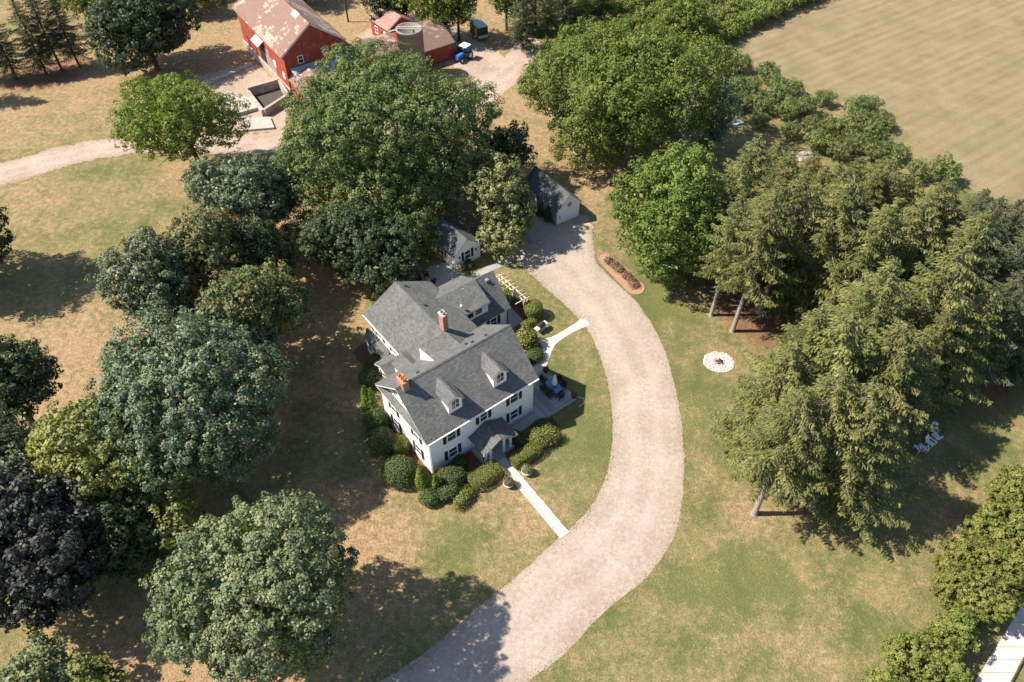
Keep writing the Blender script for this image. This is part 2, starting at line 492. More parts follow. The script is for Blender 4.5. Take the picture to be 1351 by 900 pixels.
def ribbon(name, left, right, z, mat, rough=.1, seed=0, across=12, k=24):
    """road between two edge curves; uv.x runs 0..1 across, uv.y along"""
    rg = random.Random(seed)
    Lc, Rc = catmull(left, k), catmull(right, k)
    n = min(len(Lc), len(Rc)); Lc, Rc = Lc[:n], Rc[:n]
    mb = MB(); mb.uvs = []; s = 0.
    la = ra = 0.
    for i in range(n):
        if i: s += np.hypot(*((Lc[i] + Rc[i] - Lc[i - 1] - Rc[i - 1]) / 2))
        d = Rc[i] - Lc[i]; d = d / (np.hypot(*d) + 1e-9)
        la = la * .6 + rg.gauss(0, rough); ra = ra * .6 + rg.gauss(0, rough)
        a = Lc[i] + d * la; b = Rc[i] + d * ra
        for j in range(across + 1):
            t = j / across; p = a + (b - a) * t
            mb.v.append((p[0], p[1], z + .03 * math.sin(math.pi * t))); mb.uvs.append((t, s))
    for i in range(n - 1):
        for j in range(across):
            a = i * (across + 1) + j; mb.f.append([a, a + 1, a + across + 2, a + across + 1])
    o = mb.build(name, mat, None, True); o['kind'] = 'structure'
    return o

# ------------------------------------------------------------------ foliage
def unit(v): return v / (np.linalg.norm(v, axis=-1, keepdims=True) + 1e-9)

def quad_mesh(name, quads, tint):
    q = np.ascontiguousarray(quads, dtype=np.float32); n = len(q)
    me = bpy.data.meshes.new(name)
    me.vertices.add(4 * n); me.vertices.foreach_set('co', q.reshape(-1))
    me.loops.add(4 * n); me.loops.foreach_set('vertex_index', np.arange(4 * n, dtype=np.int32))
    me.polygons.add(n); me.polygons.foreach_set('loop_start', np.arange(0, 4 * n, 4, dtype=np.int32))
    at = me.attributes.new('tint', 'FLOAT', 'FACE'); at.data.foreach_set('value', np.ascontiguousarray(tint, dtype=np.float32))
    me.update(calc_edges=True)
    return me

def leaves(rg, pos, nrm, size, aspect=.65):
    n = len(pos)
    nrm = unit(nrm)
    r = rg.normal(size=(n, 3)); t = unit(r - (r * nrm).sum(1, keepdims=True) * nrm); b = np.cross(nrm, t)
    L = (size * rg.uniform(.7, 1.3, n))[:, None] * .5; W = L * aspect * rg.uniform(.75, 1.25, n)[:, None]
    bend = nrm * L * .25
    return np.stack([pos + t * L - bend, pos + b * W + bend * .5, pos - t * L - bend, pos - b * W + bend * .5], 1)

def ellipsoid_lobes(rg, R, n, spread=.60, rad=.42, zmin=-.55):
    R = np.array(R, float); out = [(np.zeros(3), R * .62)]
    g = math.pi * (3 - 5 ** .5)
    for i in range(n):
        zz = 1 - (i + .5) / n * (1 - zmin); w = i * g + rg.uniform(-.3, .3); q = math.sqrt(max(0, 1 - zz * zz))
        d = np.array([math.cos(w) * q, math.sin(w) * q, zz]) * rg.uniform(.66, 1.22)
        out.append((d * R * spread, R * rad * rg.uniform(.62, 1.32)))
    return out

def crown_arrays(rg, lobes, clump, leaf, per, gap=.06, inner=True, aspect=.65, flat=.8, up=.30, zcut=None):
    pos, nrm, tin = [], [], []
    for li, (c, r) in enumerate(lobes):
        area = 4 * math.pi * (((r[0] * r[1]) ** 1.6 + (r[0] * r[2]) ** 1.6 + (r[1] * r[2]) ** 1.6) / 3) ** (1 / 1.6)
        n = max(6, int(area / (clump * clump * 1.9)))
        d = unit(rg.normal(size=(n, 3))); p = c + d * r; o = unit(d / r)
        keep = rg.random(n) > gap
        for lj, (c2, r2) in enumerate(lobes):
            if lj != li: keep &= (((p - c2) / r2) ** 2).sum(1) > .80
        if zcut is not None: keep &= p[:, 2] > zcut
        p, o = p[keep], o[keep]
        if len(p) == 0: continue
        p = p + o * rg.normal(0, clump * .52, (len(p), 1))
        m = len(p); cr = clump * rg.uniform(.65, 1.3, m)
        dd = unit(rg.normal(size=(m, per, 3)) + o[:, None, :] * .75)
        lp = p[:, None, :] + dd * (cr[:, None] * rg.uniform(.45, 1.0, (m, per)))[..., None] * np.array([1, 1, flat])
        ln = dd * .75 + o[:, None, :] * .35 + np.array([0, 0, up]) + rg.normal(0, .38, (m, per, 3))
        pos.append(lp.reshape(-1, 3)); nrm.append(ln.reshape(-1, 3))
        ct = rg.random((m, 1)) * .6
        tin.append((ct + rg.random((m, per)) * .4).reshape(-1))
        if inner:
            k = int(area / .55 / max(.5, clump)); d2 = unit(rg.normal(size=(k, 3))); q = c + d2 * r * rg.uniform(.55, .88, (k, 1))
            pos.append(q); nrm.append(d2 + rg.normal(0, .5, (k, 3))); tin.append(rg.random(k) - 5)
    pos = np.concatenate(pos); nrm = np.concatenate(nrm); tin = np.concatenate(tin)
    big = tin < -3
    size = np.where(big, leaf * 1.9, leaf); tin = np.where(big, tin + 5, tin)
    return leaves(rg, pos, nrm, size, aspect), tin

def broad_trunk(seed, H, zc, Rr, r0, lean=(0, 0), forks=6):
    rg = random.Random(seed); mb = MB()
    zt = max(1.2, zc - Rr[2] * .55)
    top = (lean[0] * .5, lean[1] * .5, zt)
    mb.tube([(0, 0, -.1), (.02, 0, .25), (lean[0] * .2, lean[1] * .2, zt * .5), top], [r0 * 1.5, r0 * 1.08, r0 * .88, r0 * .72], 9)
    for i in range(forks):
        w = 2 * math.pi * (i + rg.uniform(-.2, .2)) / forks; q = rg.uniform(.45, .75)
        e = (lean[0] + math.cos(w) * Rr[0] * q, lean[1] + math.sin(w) * Rr[1] * q, zc + Rr[2] * rg.uniform(-.15, .6))
        m = tuple(top[k] + (e[k] - top[k]) * .5 + (rg.uniform(-.5, .5) if k < 2 else rg.uniform(0, .8)) for k in range(3))
        mb.tube([top, m, e], [r0 * .55, r0 * .34, r0 * .08], 6)
        for _ in range(2):
            e2 = tuple(m[k] + (e[k] - m[k]) * .6 + rg.uniform(-1, 1) * Rr[k] * .35 for k in range(3))
            mb.tube([m, e2], [r0 * .26, r0 * .05], 5)
    return mb

def broadleaf(name, label, base, zc, Rr, leafkey, seed, lobes=16, clump=.75, leaf=.30, per=30, gap=.06, trunk_r=None, lean=(0, 0), extra=(), cat='tree', group=None, bark='bark', lob=(.60, .42), zmin=-.55, aspect=.65, forks=6, flat=.8):
    rg = np.random.default_rng(seed)
    t = empty(name, base, 0, label, cat, group)
    H = zc + Rr[2]
    lb = [(c + np.array([lean[0], lean[1], zc]), r) for c, r in ellipsoid_lobes(rg, Rr, lobes, lob[0], lob[1], zmin)]
    for (ex, ey, ez, erx, ery, erz) in extra: lb.append((np.array([ex, ey, ez], float), np.array([erx, ery, erz], float)))
    q, ti = crown_arrays(rg, lb, clump, leaf, per, gap, aspect=aspect, flat=flat, zcut=.5)
    broad_trunk(seed, H, zc, Rr, trunk_r or max(.15, Rr[0] * .055), lean, forks).build('trunk', M[bark], t, True)
    c = link('crown', quad_mesh('crown', q, ti), t, LEAF[leafkey]); c['kind'] = 'stuff'
    return t

def conifer_arrays(seed, H, Rad, z0, dens=1., droop=.22, sparse=0., power=.80, needle=.30, spread=True):
    rg = np.random.default_rng(seed); Q = []; T = []; limbs = MB()
    z = z0; wz = []
    while z < H - .25:
        wz.append(z); z += rg.uniform(.42, .68) / dens * (1.15 - .4 * (z - z0) / (H - z0))
    for z in wz:
        t = (z - z0) / (H - z0)
        Lr = Rad * ((1 - t) ** power * .96 + .04) * (.72 + .28 * min(1, t * 5))
        nb = int(rg.integers(5, 8)) if t < .9 else 4
        w0 = rg.uniform(0, 6.28)
        for k in range(nb):
            if rg.random() < sparse: continue
            w = w0 + 6.283 * k / nb + rg.normal(0, .22); L = Lr * rg.uniform(.55, 1.25)
            d = np.array([math.cos(w), math.sin(w), 0]); sd = np.array([-d[1], d[0], 0])
            dr = droop * rg.uniform(.6, 1.5) * (1.2 - t)
            ns = max(3, int(L / .20 * dens))
            s = np.linspace(.16, 1, ns) + rg.uniform(-.01, .01, ns)
            c = np.array([0, 0, z]) + d * (s * L)[:, None]; c[:, 2] += (-dr * s + dr * .75 * s ** 2.2 + .12 * t * s) * L
            limbs.tube([(0, 0, z), tuple(c[ns // 2]), tuple(c[-1])], [.02 + .007 * L, .012 + .003 * L, .006], 4, False)
            for sg in (-1, 1):
                bl = (.16 + .26 * L * np.minimum(s * 3., 1) * (1.02 - s) ** .7) * rg.uniform(.65, 1.2, ns)
                bl = np.minimum(bl, 1.25)
                ax = d * .62 + sd * sg * .78 + np.array([0, 0, -.22]) + rg.normal(0, .12, (ns, 3)); ax = unit(ax)
                for f in (.25, .6, .95):
                    p = c + ax * (bl * f)[:, None]; p[:, 2] -= bl * f * f * .28
                    p += rg.normal(0, .035, p.shape)
                    ln = np.maximum(bl * .52, needle) * rg.uniform(.8, 1.25, ns); wd = ln * rg.uniform(.26, .42, ns)
                    up = unit(np.array([0, 0, 1.]) + sd * sg * .3 + rg.normal(0, .35, (ns, 3)))
                    sv = unit(np.cross(up, ax)); a2 = unit(ax + rg.normal(0, .18, (ns, 3)))
                    h = (ln * .5)[:, None]; q = (wd * .5)[:, None]
                    Q.append(np.stack([p - a2 * h, p + sv * q, p + a2 * h - np.array([0, 0, .06]), p - sv * q], 1)); T.append(rg.uniform(0, .35) * 1.2 + rg.random(ns) * .55 * (.4 + .6 * f))
            # drooping fringe below the limb
            p = c + rg.normal(0, .10, c.shape) - np.array([0, 0, .12]); up = unit(sd * rg.choice([-1, 1]) + rg.normal(0, .4, (ns, 3)))
            ax = unit(np.array([0, 0, -1.]) + d * .5 + rg.normal(0, .3, (ns, 3))); sv = unit(np.cross(up, ax)); h = .17; q = .06
            Q.append(np.stack([p - ax * h, p + sv * q, p + ax * h, p - sv * q], 1)); T.append(rg.random(ns) * .4)
    # leader
    n = 24; p = np.zeros((n, 3)); p[:, 2] = H - rg.random(n) * 1.4; ax = unit(rg.normal(0, .6, (n, 3)) + np.array([0, 0, .6])); sv = unit(np.cross(ax, rg.normal(size=(n, 3))))
    p = p + ax * .15
    Q.append(np.stack([p - ax * .22, p + sv * .07, p + ax * .22, p - sv * .07], 1)); T.append(rg.random(n))
    return np.concatenate(Q), np.concatenate(T), limbs

CON = {}
def conifer_kind(key, seed, H, Rad, z0, **kw):
    q, ti, limbs = conifer_arrays(seed, H, Rad, z0, **kw)
    rg = random.Random(seed); tr = limbs
    r0 = H * .0105 + .05
    tr.tube([(0, 0, -.15), (0, 0, .3), (rg.uniform(-.1, .1), rg.uniform(-.1, .1), H * .4), (0, 0, H - .3)], [r0 * 1.6, r0 * 1.1, r0 * .75, .03], 9)
    # bare dead stubs on the lower stem
    for i in range(int(z0 * 2)):
        w = rg.uniform(0, 6.28); z = rg.uniform(1.8, z0 + .5); l = rg.uniform(.4, 1.1)
        tr.tube([(0, 0, z), (math.cos(w) * l, math.sin(w) * l, z - .1 * l)], [.03, .008], 4, False)
    CON[key] = (quad_mesh('crown', q, ti), tr.mesh('trunk', True), H)

def conifer(name, label, base, key, H, leafkey, rz=0., wide=1., bark='barkgrey', group=None, lean=(0, 0), cat='tree'):
    cm, tm, H0 = CON[key]
    t = empty(name, base, rz, label, cat, group)
    k = H / H0; t.scale = (k * wide, k * wide, k); t.rotation_euler = (lean[0], lean[1], rz)
    tr = link('trunk', tm, t)
    cr = link('crown', cm, t)
    for o, m in ((tr, M[bark]), (cr, LEAF[leafkey])):
        if len(o.data.materials) == 0: o.data.materials.append(None)
        o.material_slots[0].link = 'OBJECT'; o.material_slots[0].material = m
    cr['kind'] = 'stuff'
    return t

def shrub_arrays(rg, rx, ry, h, shape, leaf, dens=1.):
    """leaf quads over a clipped or loose shrub standing on z = 0"""
    area = 2 * math.pi * ((rx * ry + rx * h + ry * h) / 3) * 1.6
    n = int(area / (leaf * leaf) * 2.6 * dens)
    d = unit(rg.normal(size=(n, 3))); d[:, 2] = np.where(d[:, 2] < -.55, -d[:, 2], d[:, 2])
    if shape == 'box':
        e = 5.0; k = (np.abs(d) ** e).sum(1, keepdims=True) ** (-1 / e); p = d * k; nn = unit(np.sign(p) * np.abs(p) ** (e - 1))
    elif shape == 'drum':
        e = 4.0; rr = np.hypot(d[:, 0], d[:, 1]); k = ((rr ** e + np.abs(d[:, 2]) ** e) ** (-1 / e))[:, None]; p = d * k; nn = unit(d * np.array([1, 1, 1]))
    elif shape == 'cone':
        u = rg.random(n) ** .8; w = rg.uniform(0, 6.283, n); z = 1 - 2 * (1 - u); rad = np.clip((1 - u) ** .62, .03, 1) * np.clip(u * 9, .55, 1)
        p = np.stack([np.cos(w) * rad, np.sin(w) * rad, z], 1); nn = unit(np.stack([np.cos(w), np.sin(w), np.full(n, .35)], 1))
    else: p = d; nn = d
    c = np.array([0, 0, h * .5]); r = np.array([rx, ry, h * .5])
    lump = 0.
    if shape in ('round', 'loose'):
        f = rg.normal(size=(9, 3)) * (2.4 if shape == 'round' else 3.2); ph = rg.uniform(0, 6.28, 9)
        lump = (np.sin(p @ f.T + ph).sum(1) / 9 * (.16 if shape == 'round' else .42))[:, None]
    P = c + p * r * (1 + lump)
    jit = {'box': .018, 'drum': .02, 'round': .06, 'cone': .07, 'loose': .12}[shape]
    P = P + nn * rg.normal(0, jit, (n, 1)) - nn * np.where(rg.random((n, 1)) < (.12 if shape in ('box', 'drum') else .35), rg.uniform(.05, .2, (n, 1)), 0)
    N = nn * .8 + np.array([0, 0, .2]) + rg.normal(0, .42, (n, 3))
    return leaves(rg, P, N, leaf, .7), rg.random(n)

def shrub(name, label, base, rx, ry, h, shape, leafkey, seed, leaf=.13, rz=0., group=None, dens=1., cat='shrub', z=0.):
    rg = np.random.default_rng(seed)
    t = empty(name, (base[0], base[1], z), rz, label, cat, group)
    q, ti = shrub_arrays(rg, rx, ry, h, shape, leaf, dens)
    c = link('foliage', quad_mesh('foliage', q, ti), t, LEAF[leafkey]); c['kind'] = 'stuff'
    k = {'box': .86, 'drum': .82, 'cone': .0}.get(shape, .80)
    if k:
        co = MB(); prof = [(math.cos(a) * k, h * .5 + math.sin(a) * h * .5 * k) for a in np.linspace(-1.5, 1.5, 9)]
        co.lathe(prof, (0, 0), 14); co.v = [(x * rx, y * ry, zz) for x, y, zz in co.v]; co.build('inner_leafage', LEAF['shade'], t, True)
    mb = MB(); r2 = random.Random(seed)
    for i in range(4):
        w = 6.28 * i / 4 + r2.random(); e = (math.cos(w) * rx * .55, math.sin(w) * ry * .55, h * .62)
        mb.tube([(0, 0, -.02), (e[0] * .3, e[1] * .3, h * .3), e], [.05, .035, .01], 5)
    mb.build('stem', M['bark'], t)
    return t

# ------------------------------------------------------------------ the ground
def axis(lo, hi, step, far):
    a = list(np.arange(lo, hi + .01, step)); d = step
    while a[0] > -far: d *= 1.6; a.insert(0, a[0] - d)
    d = step
    while a[-1] < far: d *= 1.6; a.append(a[-1] + d)
    return np.array(a)

FIELD = [(62.04, 151.61), (35.48, 125.67), (41.39, 121.71), (49.22, 115.22), (55.98, 111.21), (59.00, 101.80), (60.12, 93.14), (65.60, 88.07), (74.86, 81.36), (98.79, 75.20), (163.26, 130.36), (176.65, 188.81), (81.82, 188.81)]
DRY = [  # x, y, radius in metres, how dry the turf is there
    (*(-27.39, 74.46), 9, .55), (*(-22.09, 65.55), 6, .35), (*(-50.54, 53.81), 9, .5), (*(-48.53, 57.11), 8, .45), (*(-74.21, 105.62), 14, .28), (*(-63.40, 130.36), 12, .4), (*(-49.90, 119.66), 12, .45), (*(-79.12, 117.17), 12, .25),
    (*(-12.73, 33.66), 4.5, .62), (*(-14.47, 36.34), 5, .45), (*(-28.27, 23.84), 6, .6), (*(-62.56, 82.98), 8, .25), (*(-2.52, 37.14), 3.2, .42), (*(1.78, 39.60), 3, .25), (*(10.39, 95.42), 8, .5), (*(13.08, 88.07), 6, .45),
    (*(-0.63, 101.39), 8, .2), (*(19.82, 91.66), 7, .3), (*(-10.07, 130.36), 18, .45), (*(-31.40, 139.21), 16, .5), (*(-17.60, 34.03), 6, .5), (*(-19.81, 51.70), 8, .2), (*(-4.36, 114.74), 8, .4), (*(22.15, 36.34), 3, .4), (*(26.38, 36.34), 5, .3),
    (*(25.02, 28.33), 5, .22), (*(20.66, 39.60), 4, .2), (*(-21.30, 23.23), 6, .5), (*(22.92, 60.59), 4, .15), (*(-45.20, 89.85), 7, .25),
    (*(-57.95, 89.85), 6, -.35), (*(-56.46, 75.20), 6, -.25), (*(-48.33, 82.98), 5, -.3), (*(17.33, 64.27), 6, -.3), (*(20.19, 49.67), 7, -.3), (*(6.38, 43.95), 5, -.32), (*(-5.96, 35.18), 3.5, -.45), (*(-1.76, 34.41), 3, -.3),
    (*(5.25, 52.75), 6, -.25), (*(5.35, 65.55), 5, -.25), (*(1.36, 70.90), 5, -.3), (*(17.03, 31.10), 6, -.25), (*(10.90, 24.46), 7, -.2), (*(50.29, 47.70), 8, -.3), (*(-38.46, 24.46), 7, -.1), (*(31.76, 31.10), 8, -.12),
    (*(23.18, 44.87), 3.2, -.25), (*(22.63, 32.18), 3.0, -.3), (*(23.81, 30.04), 2.2, -.35), (*(-72.78, 107.81), 9, -.2), (*(13.71, 110.06), 5, -.1), (*(-19.30, 43.95), 10, -.15)]
LITTER = [(*(29.20, 65.55), 5, .8), (*(31.88, 61.80), 6, .7), (*(44.23, 57.11), 8, .6), (*(50.68, 54.35), 5, .8), (*(31.56, 47.70), 9, .35), (*(27.92, 39.60), 5, .35), (*(45.54, 99.35), 5, .4), (*(41.92, 107.81), 7, .3), (*(-80.18, 119.66), 8, .5), (*(-76.28, 120.94), 6, .5), (*(-33.78, 65.55), 8, .3), (*(1.93, 130.36), 8, .3)]
gx, gy = axis(-105, 105, 1.1, 1500), axis(14, 175, 1.1, 1500)
X, Y = np.meshgrid(gx, gy)
dry = .43 - .09 * np.clip(X / 30., -1, 1); lit = np.zeros(X.shape)
for x, y, r, v in DRY: dry += v * np.exp(-((X - x) ** 2 + (Y - y) ** 2) / (r * r))
for x, y, r, v in LITTER: lit += v * np.exp(-((X - x) ** 2 + (Y - y) ** 2) / (r * r))
fld = inside(FIELD, X + .0, Y).astype(float)
for _ in range(2): fld[1:-1, 1:-1] = (fld[1:-1, 1:-1] * 2 + fld[:-2, 1:-1] + fld[2:, 1:-1] + fld[1:-1, :-2] + fld[1:-1, 2:]) / 6
me = bpy.data.meshes.new('lawn')
ny, nx = X.shape
V = np.stack([X, Y, np.zeros_like(X)], -1).reshape(-1, 3)
idx = np.arange(nx * ny).reshape(ny, nx)
F = np.stack([idx[:-1, :-1], idx[:-1, 1:], idx[1:, 1:], idx[1:, :-1]], -1).reshape(-1, 4)
me.vertices.add(len(V)); me.vertices.foreach_set('co', V.astype(np.float32).reshape(-1))
me.loops.add(F.size); me.loops.foreach_set('vertex_index', F.astype(np.int32).reshape(-1))
me.polygons.add(len(F)); me.polygons.foreach_set('loop_start', np.arange(0, F.size, 4, dtype=np.int32))
at = me.attributes.new('zone', 'FLOAT_COLOR', 'POINT')
at.data.foreach_set('color', np.stack([np.clip(dry, 0, 1), fld, np.clip(lit, 0, 1), np.ones_like(dry)], -1).astype(np.float32).reshape(-1))
me.update(calc_edges=True)
lawn = link('lawn', me, None, M['lawn']); lawn['kind'] = 'structure'

# drives, lanes and paths
DL = [(-14.04, 20.19), (-10.68, 22.04), (-7.21, 24.33), (-3.27, 27.93), (0.30, 30.96), (4.12, 34.64), (6.71, 37.14), (8.74, 40.44), (9.86, 43.95), (10.34, 47.70), (10.45, 51.70), (9.99, 55.99), (8.88, 60.59), (7.07, 64.02), (4.52, 67.51), (2.29, 70.62), (0.43, 73.02), (-1.49, 74.76)]
DR = [(-0.92, 20.02), (1.31, 22.04), (4.34, 24.33), (8.07, 28.00), (11.64, 30.75), (14.04, 33.66), (15.46, 36.34), (16.37, 39.60), (17.11, 43.95), (17.51, 48.67), (17.45, 53.81), (16.87, 59.41), (15.18, 64.91), (12.86, 68.84), (10.82, 72.30), (10.37, 75.20), (10.46, 77.91), (10.37, 79.46)]
drive = ribbon('driveway', DL, DR, .012, M['gravel'], .035, 3)
sheet('drive_apron', [(-1.30, 74.61), (-0.73, 76.99), (0.45, 80.09), (1.47, 82.33), (3.69, 82.01), (5.93, 80.09), (8.85, 82.33), (10.07, 82.33), (10.56, 79.30), (10.44, 74.90), (2.31, 72.30)], .008, M['apron'], rough=.12, seed=5)
ribbon('farm_lane', [(-79.20, 92.03), (-74.76, 94.08), (-71.14, 95.80), (-66.80, 98.75), (-60.80, 100.77), (-54.31, 101.80), (-47.58, 102.22), (-40.61, 101.80), (-34.00, 103.05), (-24.06, 106.05), (-13.83, 110.06), (-8.10, 115.94), (-3.89, 121.71), (-0.46, 128.12), (1.99, 136.17)],
       [(-75.73, 84.98), (-72.00, 88.07), (-68.72, 90.21), (-64.57, 93.14), (-59.02, 95.80), (-52.78, 96.97), (-46.06, 96.77), (-39.32, 96.38), (-32.87, 97.36), (-23.14, 99.35), (-13.29, 103.05), (-5.39, 108.26), (-0.68, 115.22), (3.12, 121.71), (5.93, 130.36)], .010, M['dirt'], .12, 8)
sheet('barn_yard', [(-54.70, 116.68), (-52.17, 119.66), (-44.41, 124.33), (-34.96, 112.84), (-34.79, 102.43), (-43.00, 102.22), (-44.71, 102.22), (-44.87, 107.81), (-50.15, 112.37)], .006, M['yard'], rough=.3, seed=9)
sheet('barn_track', [(-23.40, 130.36), (-27.87, 133.81), (-22.04, 142.97), (-16.47, 144.26), (-4.73, 130.36), (1.86, 122.75), (-4.41, 116.68), (-8.99, 121.71), (-13.12, 126.21)], .005, M['yard'], rough=.35, seed=10)
HO, HAZ = (-7.84, 41.12), R(37.7)
cu, su = math.cos(HAZ), math.sin(HAZ)
def HW(u, b): return (HO[0] + cu * u - su * b, HO[1] + su * u + cu * b)
walk = empty('front_walk', (0, 0), 0); walk['kind'] = 'structure'
for i in range(8):     # poured slabs with joints between them
    b0, b1 = -2.36 - i * 1.28, -2.36 - (i + 1) * 1.28 + .025
    s0, s1 = -.048 * i, -.048 * (i + 1)
    mb = MB(); c = [HW(6.2 + s0, b0), HW(7.2 + s0, b0), HW(7.26 + s1, b1), HW(6.16 + s1, b1)]
    mb.slab([(x, y, .05) for x, y in c], .09); mb.build('slab', M['walk'], walk)
SWL = [(7.69, 62.41), (6.04, 61.07), (4.44, 59.88), (3.22, 59.53), (3.13, 59.06)]
side = [(8.16, 62.90), (7.14, 62.04), (5.96, 61.07), (4.44, 60.00), (2.92, 59.59), (3.29, 58.83), (3.48, 57.79), (3.15, 56.77), (2.55, 55.88), (2.20, 55.11), (2.93, 54.45), (3.71, 55.55), (4.07, 56.55), (4.45, 57.79), (4.82, 58.71), (5.54, 59.53), (6.62, 60.47), (7.89, 61.31), (8.98, 62.04)]
sheet('side_walk', catmull(side, 5, True), .035, M['walk'], edge=.06)
sheet('cottage_walk', [(0.71, 73.02), (-0.71, 72.44), (-3.31, 70.62), (-5.12, 68.98), (-7.25, 67.37), (-10.51, 67.11), (-12.06, 69.25), (-10.14, 72.02), (-8.11, 72.87), (-7.31, 72.02), (-5.44, 70.07), (-2.42, 72.73), (-0.05, 74.03)], .03, M['patio'], edge=.05)
sheet('ell_terrace', [HW(18.6, 11.2), HW(20.4, 11.4), HW(20.6, 14.0), HW(19.6, 18.3), HW(18.6, 18.2)], .03, M['patio'], edge=.05)
lane2 = empty('garden_path', (0, 0), 0); lane2['kind'] = 'structure'
for i in range(8):
    a0, a1 = np.array((45.46, 30.04)), np.array((36.86, 21.75)); c0, c1 = np.array((47.84, 30.04)), np.array((39.71, 21.75))
    t0, t1 = i / 8 + .004, (i + 1) / 8
    q = [a0 + (a1 - a0) * t0, c0 + (c1 - c0) * t0, c0 + (c1 - c0) * t1, a0 + (a1 - a0) * t1]
    MB().slab([(p[0], p[1], .05) for p in q], .08).build('slab', M['walk'], lane2)
kb = MB(); c0, c1 = np.array((47.98, 30.04)), np.array((39.83, 21.75)); nrm = np.array([.86, .5]) * .25
kb.slab([(*c0, .22), (*c1, .22), (*(c1 + nrm), .22), (*(c0 + nrm), .22)], .27)
tagset(kb.build('path_kerb', M['darkmetal']), 'low dark edging along the pale garden path', 'edging')
# mulch beds round the house
sheet('planting_bed', [HW(-.6, 9.5), HW(-1.6, 6), HW(-1.9, 2), HW(-1.5, -1.2), HW(.2, -3.6), HW(2.4, -3.7), HW(5.6, -3.6), HW(6.1, -2.2), HW(4.9, -2.1), HW(4.9, .4), HW(.5, .5), HW(.5, 9)], .009, M['mulch'], rough=.1, seed=12)
sheet('planting_bed', [HW(7.3, -2.2), HW(7.4, -3.4), HW(9.4, -3.7), HW(12.6, -3.2), HW(13.4, -1.6), HW(9, -1.1), HW(8.6, -1.2)], .009, M['mulch'], rough=.1, seed=13)
sheet('planting_bed', [HW(2.2, 9.3), HW(2.2, 19.5), HW(4.8, 19.5), HW(4.6, 9.3)], .009, M['mulch'], rough=.15, seed=14)
sheet('planting_bed', [HW(13.2, 4.2), HW(13.2, 11.5), HW(18.5, 11.3), HW(17.8, 8.4), HW(17.0, 5.6), HW(15.6, 4.2)], .009, M['mulch'], rough=.1, seed=15)
sheet('planting_bed', [HW(19.6, 11.5), HW(19.6, 17), HW(21.6, 17), HW(22.6, 12.5), HW(22.2, 10.6)], .011, M['mulch'], rough=.1, seed=16)

# ------------------------------------------------------------------ building helpers
def roofslab(parent, pts, mat='shingle', t=.07, fascia=.15, name='roof', grow=.025):
    o = MB().slab(pts, t).build(name, M[mat], parent)
    if fascia:
        P = [Vector(p) for p in pts]; n = (P[1] - P[0]).cross(P[2] - P[0]).normalized()
        if n.z < 0: n = -n
        c = sum(P, Vector()) / len(P)
        Q = [p + (p - c).normalized() * -grow - n * (t + .004) for p in P]
        MB().slab([tuple(q) for q in Q], fascia).build('fascia', M['trim'], o)
    return o

def frame_map(face, w):
    """maps (along, up, out) of a wall plane to local xyz"""
    if face == 'front': return lambda a, z, o: (a, w - o, z)
    if face == 'back': return lambda a, z, o: (a, w + o, z)
    if face == 'left': return lambda a, z, o: (w - o, a, z)
    return lambda a, z, o: (w + o, a, z)

def fbox(mb, fm, a0, a1, z0, z1, o0, o1):
    p, q = fm(a0, z0, o0), fm(a1, z1, o1)
    x, y, z = zip(p, q); mb.box(min(x), max(x), min(y), max(y), min(z), max(z))

def window(parent, face, w, a, z0, z1, width=.9, shut=.36, gap=.10, frame='window', rails=True, mat='trim', shutmat='shutter'):
    fm = frame_map(face, w); h = width / 2; mb = MB(); T = .09
    fbox(mb, fm, a - h - T, a - h, z0, z1, -.02, .05); fbox(mb, fm, a + h, a + h + T, z0, z1, -.02, .05)
    fbox(mb, fm, a - h - T, a + h + T, z1, z1 + T, -.02, .055); fbox(mb, fm, a - h - T - .04, a + h + T + .04, z0 - .07, z0, -.02, .09)
    f = mb.build(frame, M[mat], parent)
    pn = MB(); fbox(pn, fm, a - h, a + h, z0, z1, -.02, .012); pn.build('pane', M['glass'], f)
    if rails:
        r = MB(); zm = (z0 + z1) / 2; fbox(r, fm, a - h, a + h, zm - .035, zm + .035, 0, .035); r.build('sash_rail', M[mat], f)
    if shut:
        for s in (-1, 1):
            c = a + s * (h + gap + shut / 2 + .06); sh = MB()
            fbox(sh, fm, c - shut / 2, c + shut / 2, z0 - .05, z1 + .06, 0.004, .055)
            so = sh.build('shutter', M[shutmat], parent)
            sl = MB(); n = 9
            for i in range(n):
                zz = z0 + .05 + (z1 - z0 - .1) * i / (n - 1); fbox(sl, fm, c - shut / 2 + .05, c + shut / 2 - .05, zz - .025, zz + .02, .055, .068)
            sl.build('louvre', M[shutmat], so)['kind'] = 'stuff'
    return f

def gable_walls(parent, x0, x1, y0, y1, ze, zr, ridge_axis, mat='white', name='wall', z0=0.):
    """closed walls under a gable roof: pentagon ends, rectangular sides"""
    mb = MB()
    if ridge_axis == 'x':
        ym = (y0 + y1) / 2; pent = [(y0, z0), (y1, z0), (y1, ze), (ym, zr), (y0, ze)]
        mb.prism(pent, lambda a, z: (x0, a, z), lambda a, z: (x1, a, z))
    else:
        xm = (x0 + x1) / 2; pent = [(x0, z0), (x1, z0), (x1, ze), (xm, zr), (x0, ze)]
        mb.prism(pent, lambda a, z: (a, y0, z), lambda a, z: (a, y1, z))
    return mb.build(name, M[mat], parent)

# ------------------------------------------------------------------ the farmhouse
house = empty('farm_house', HO, HAZ, 'large white clapboard house with grey roofs, two front dormers and brick chimneys', 'house')
sl = .817
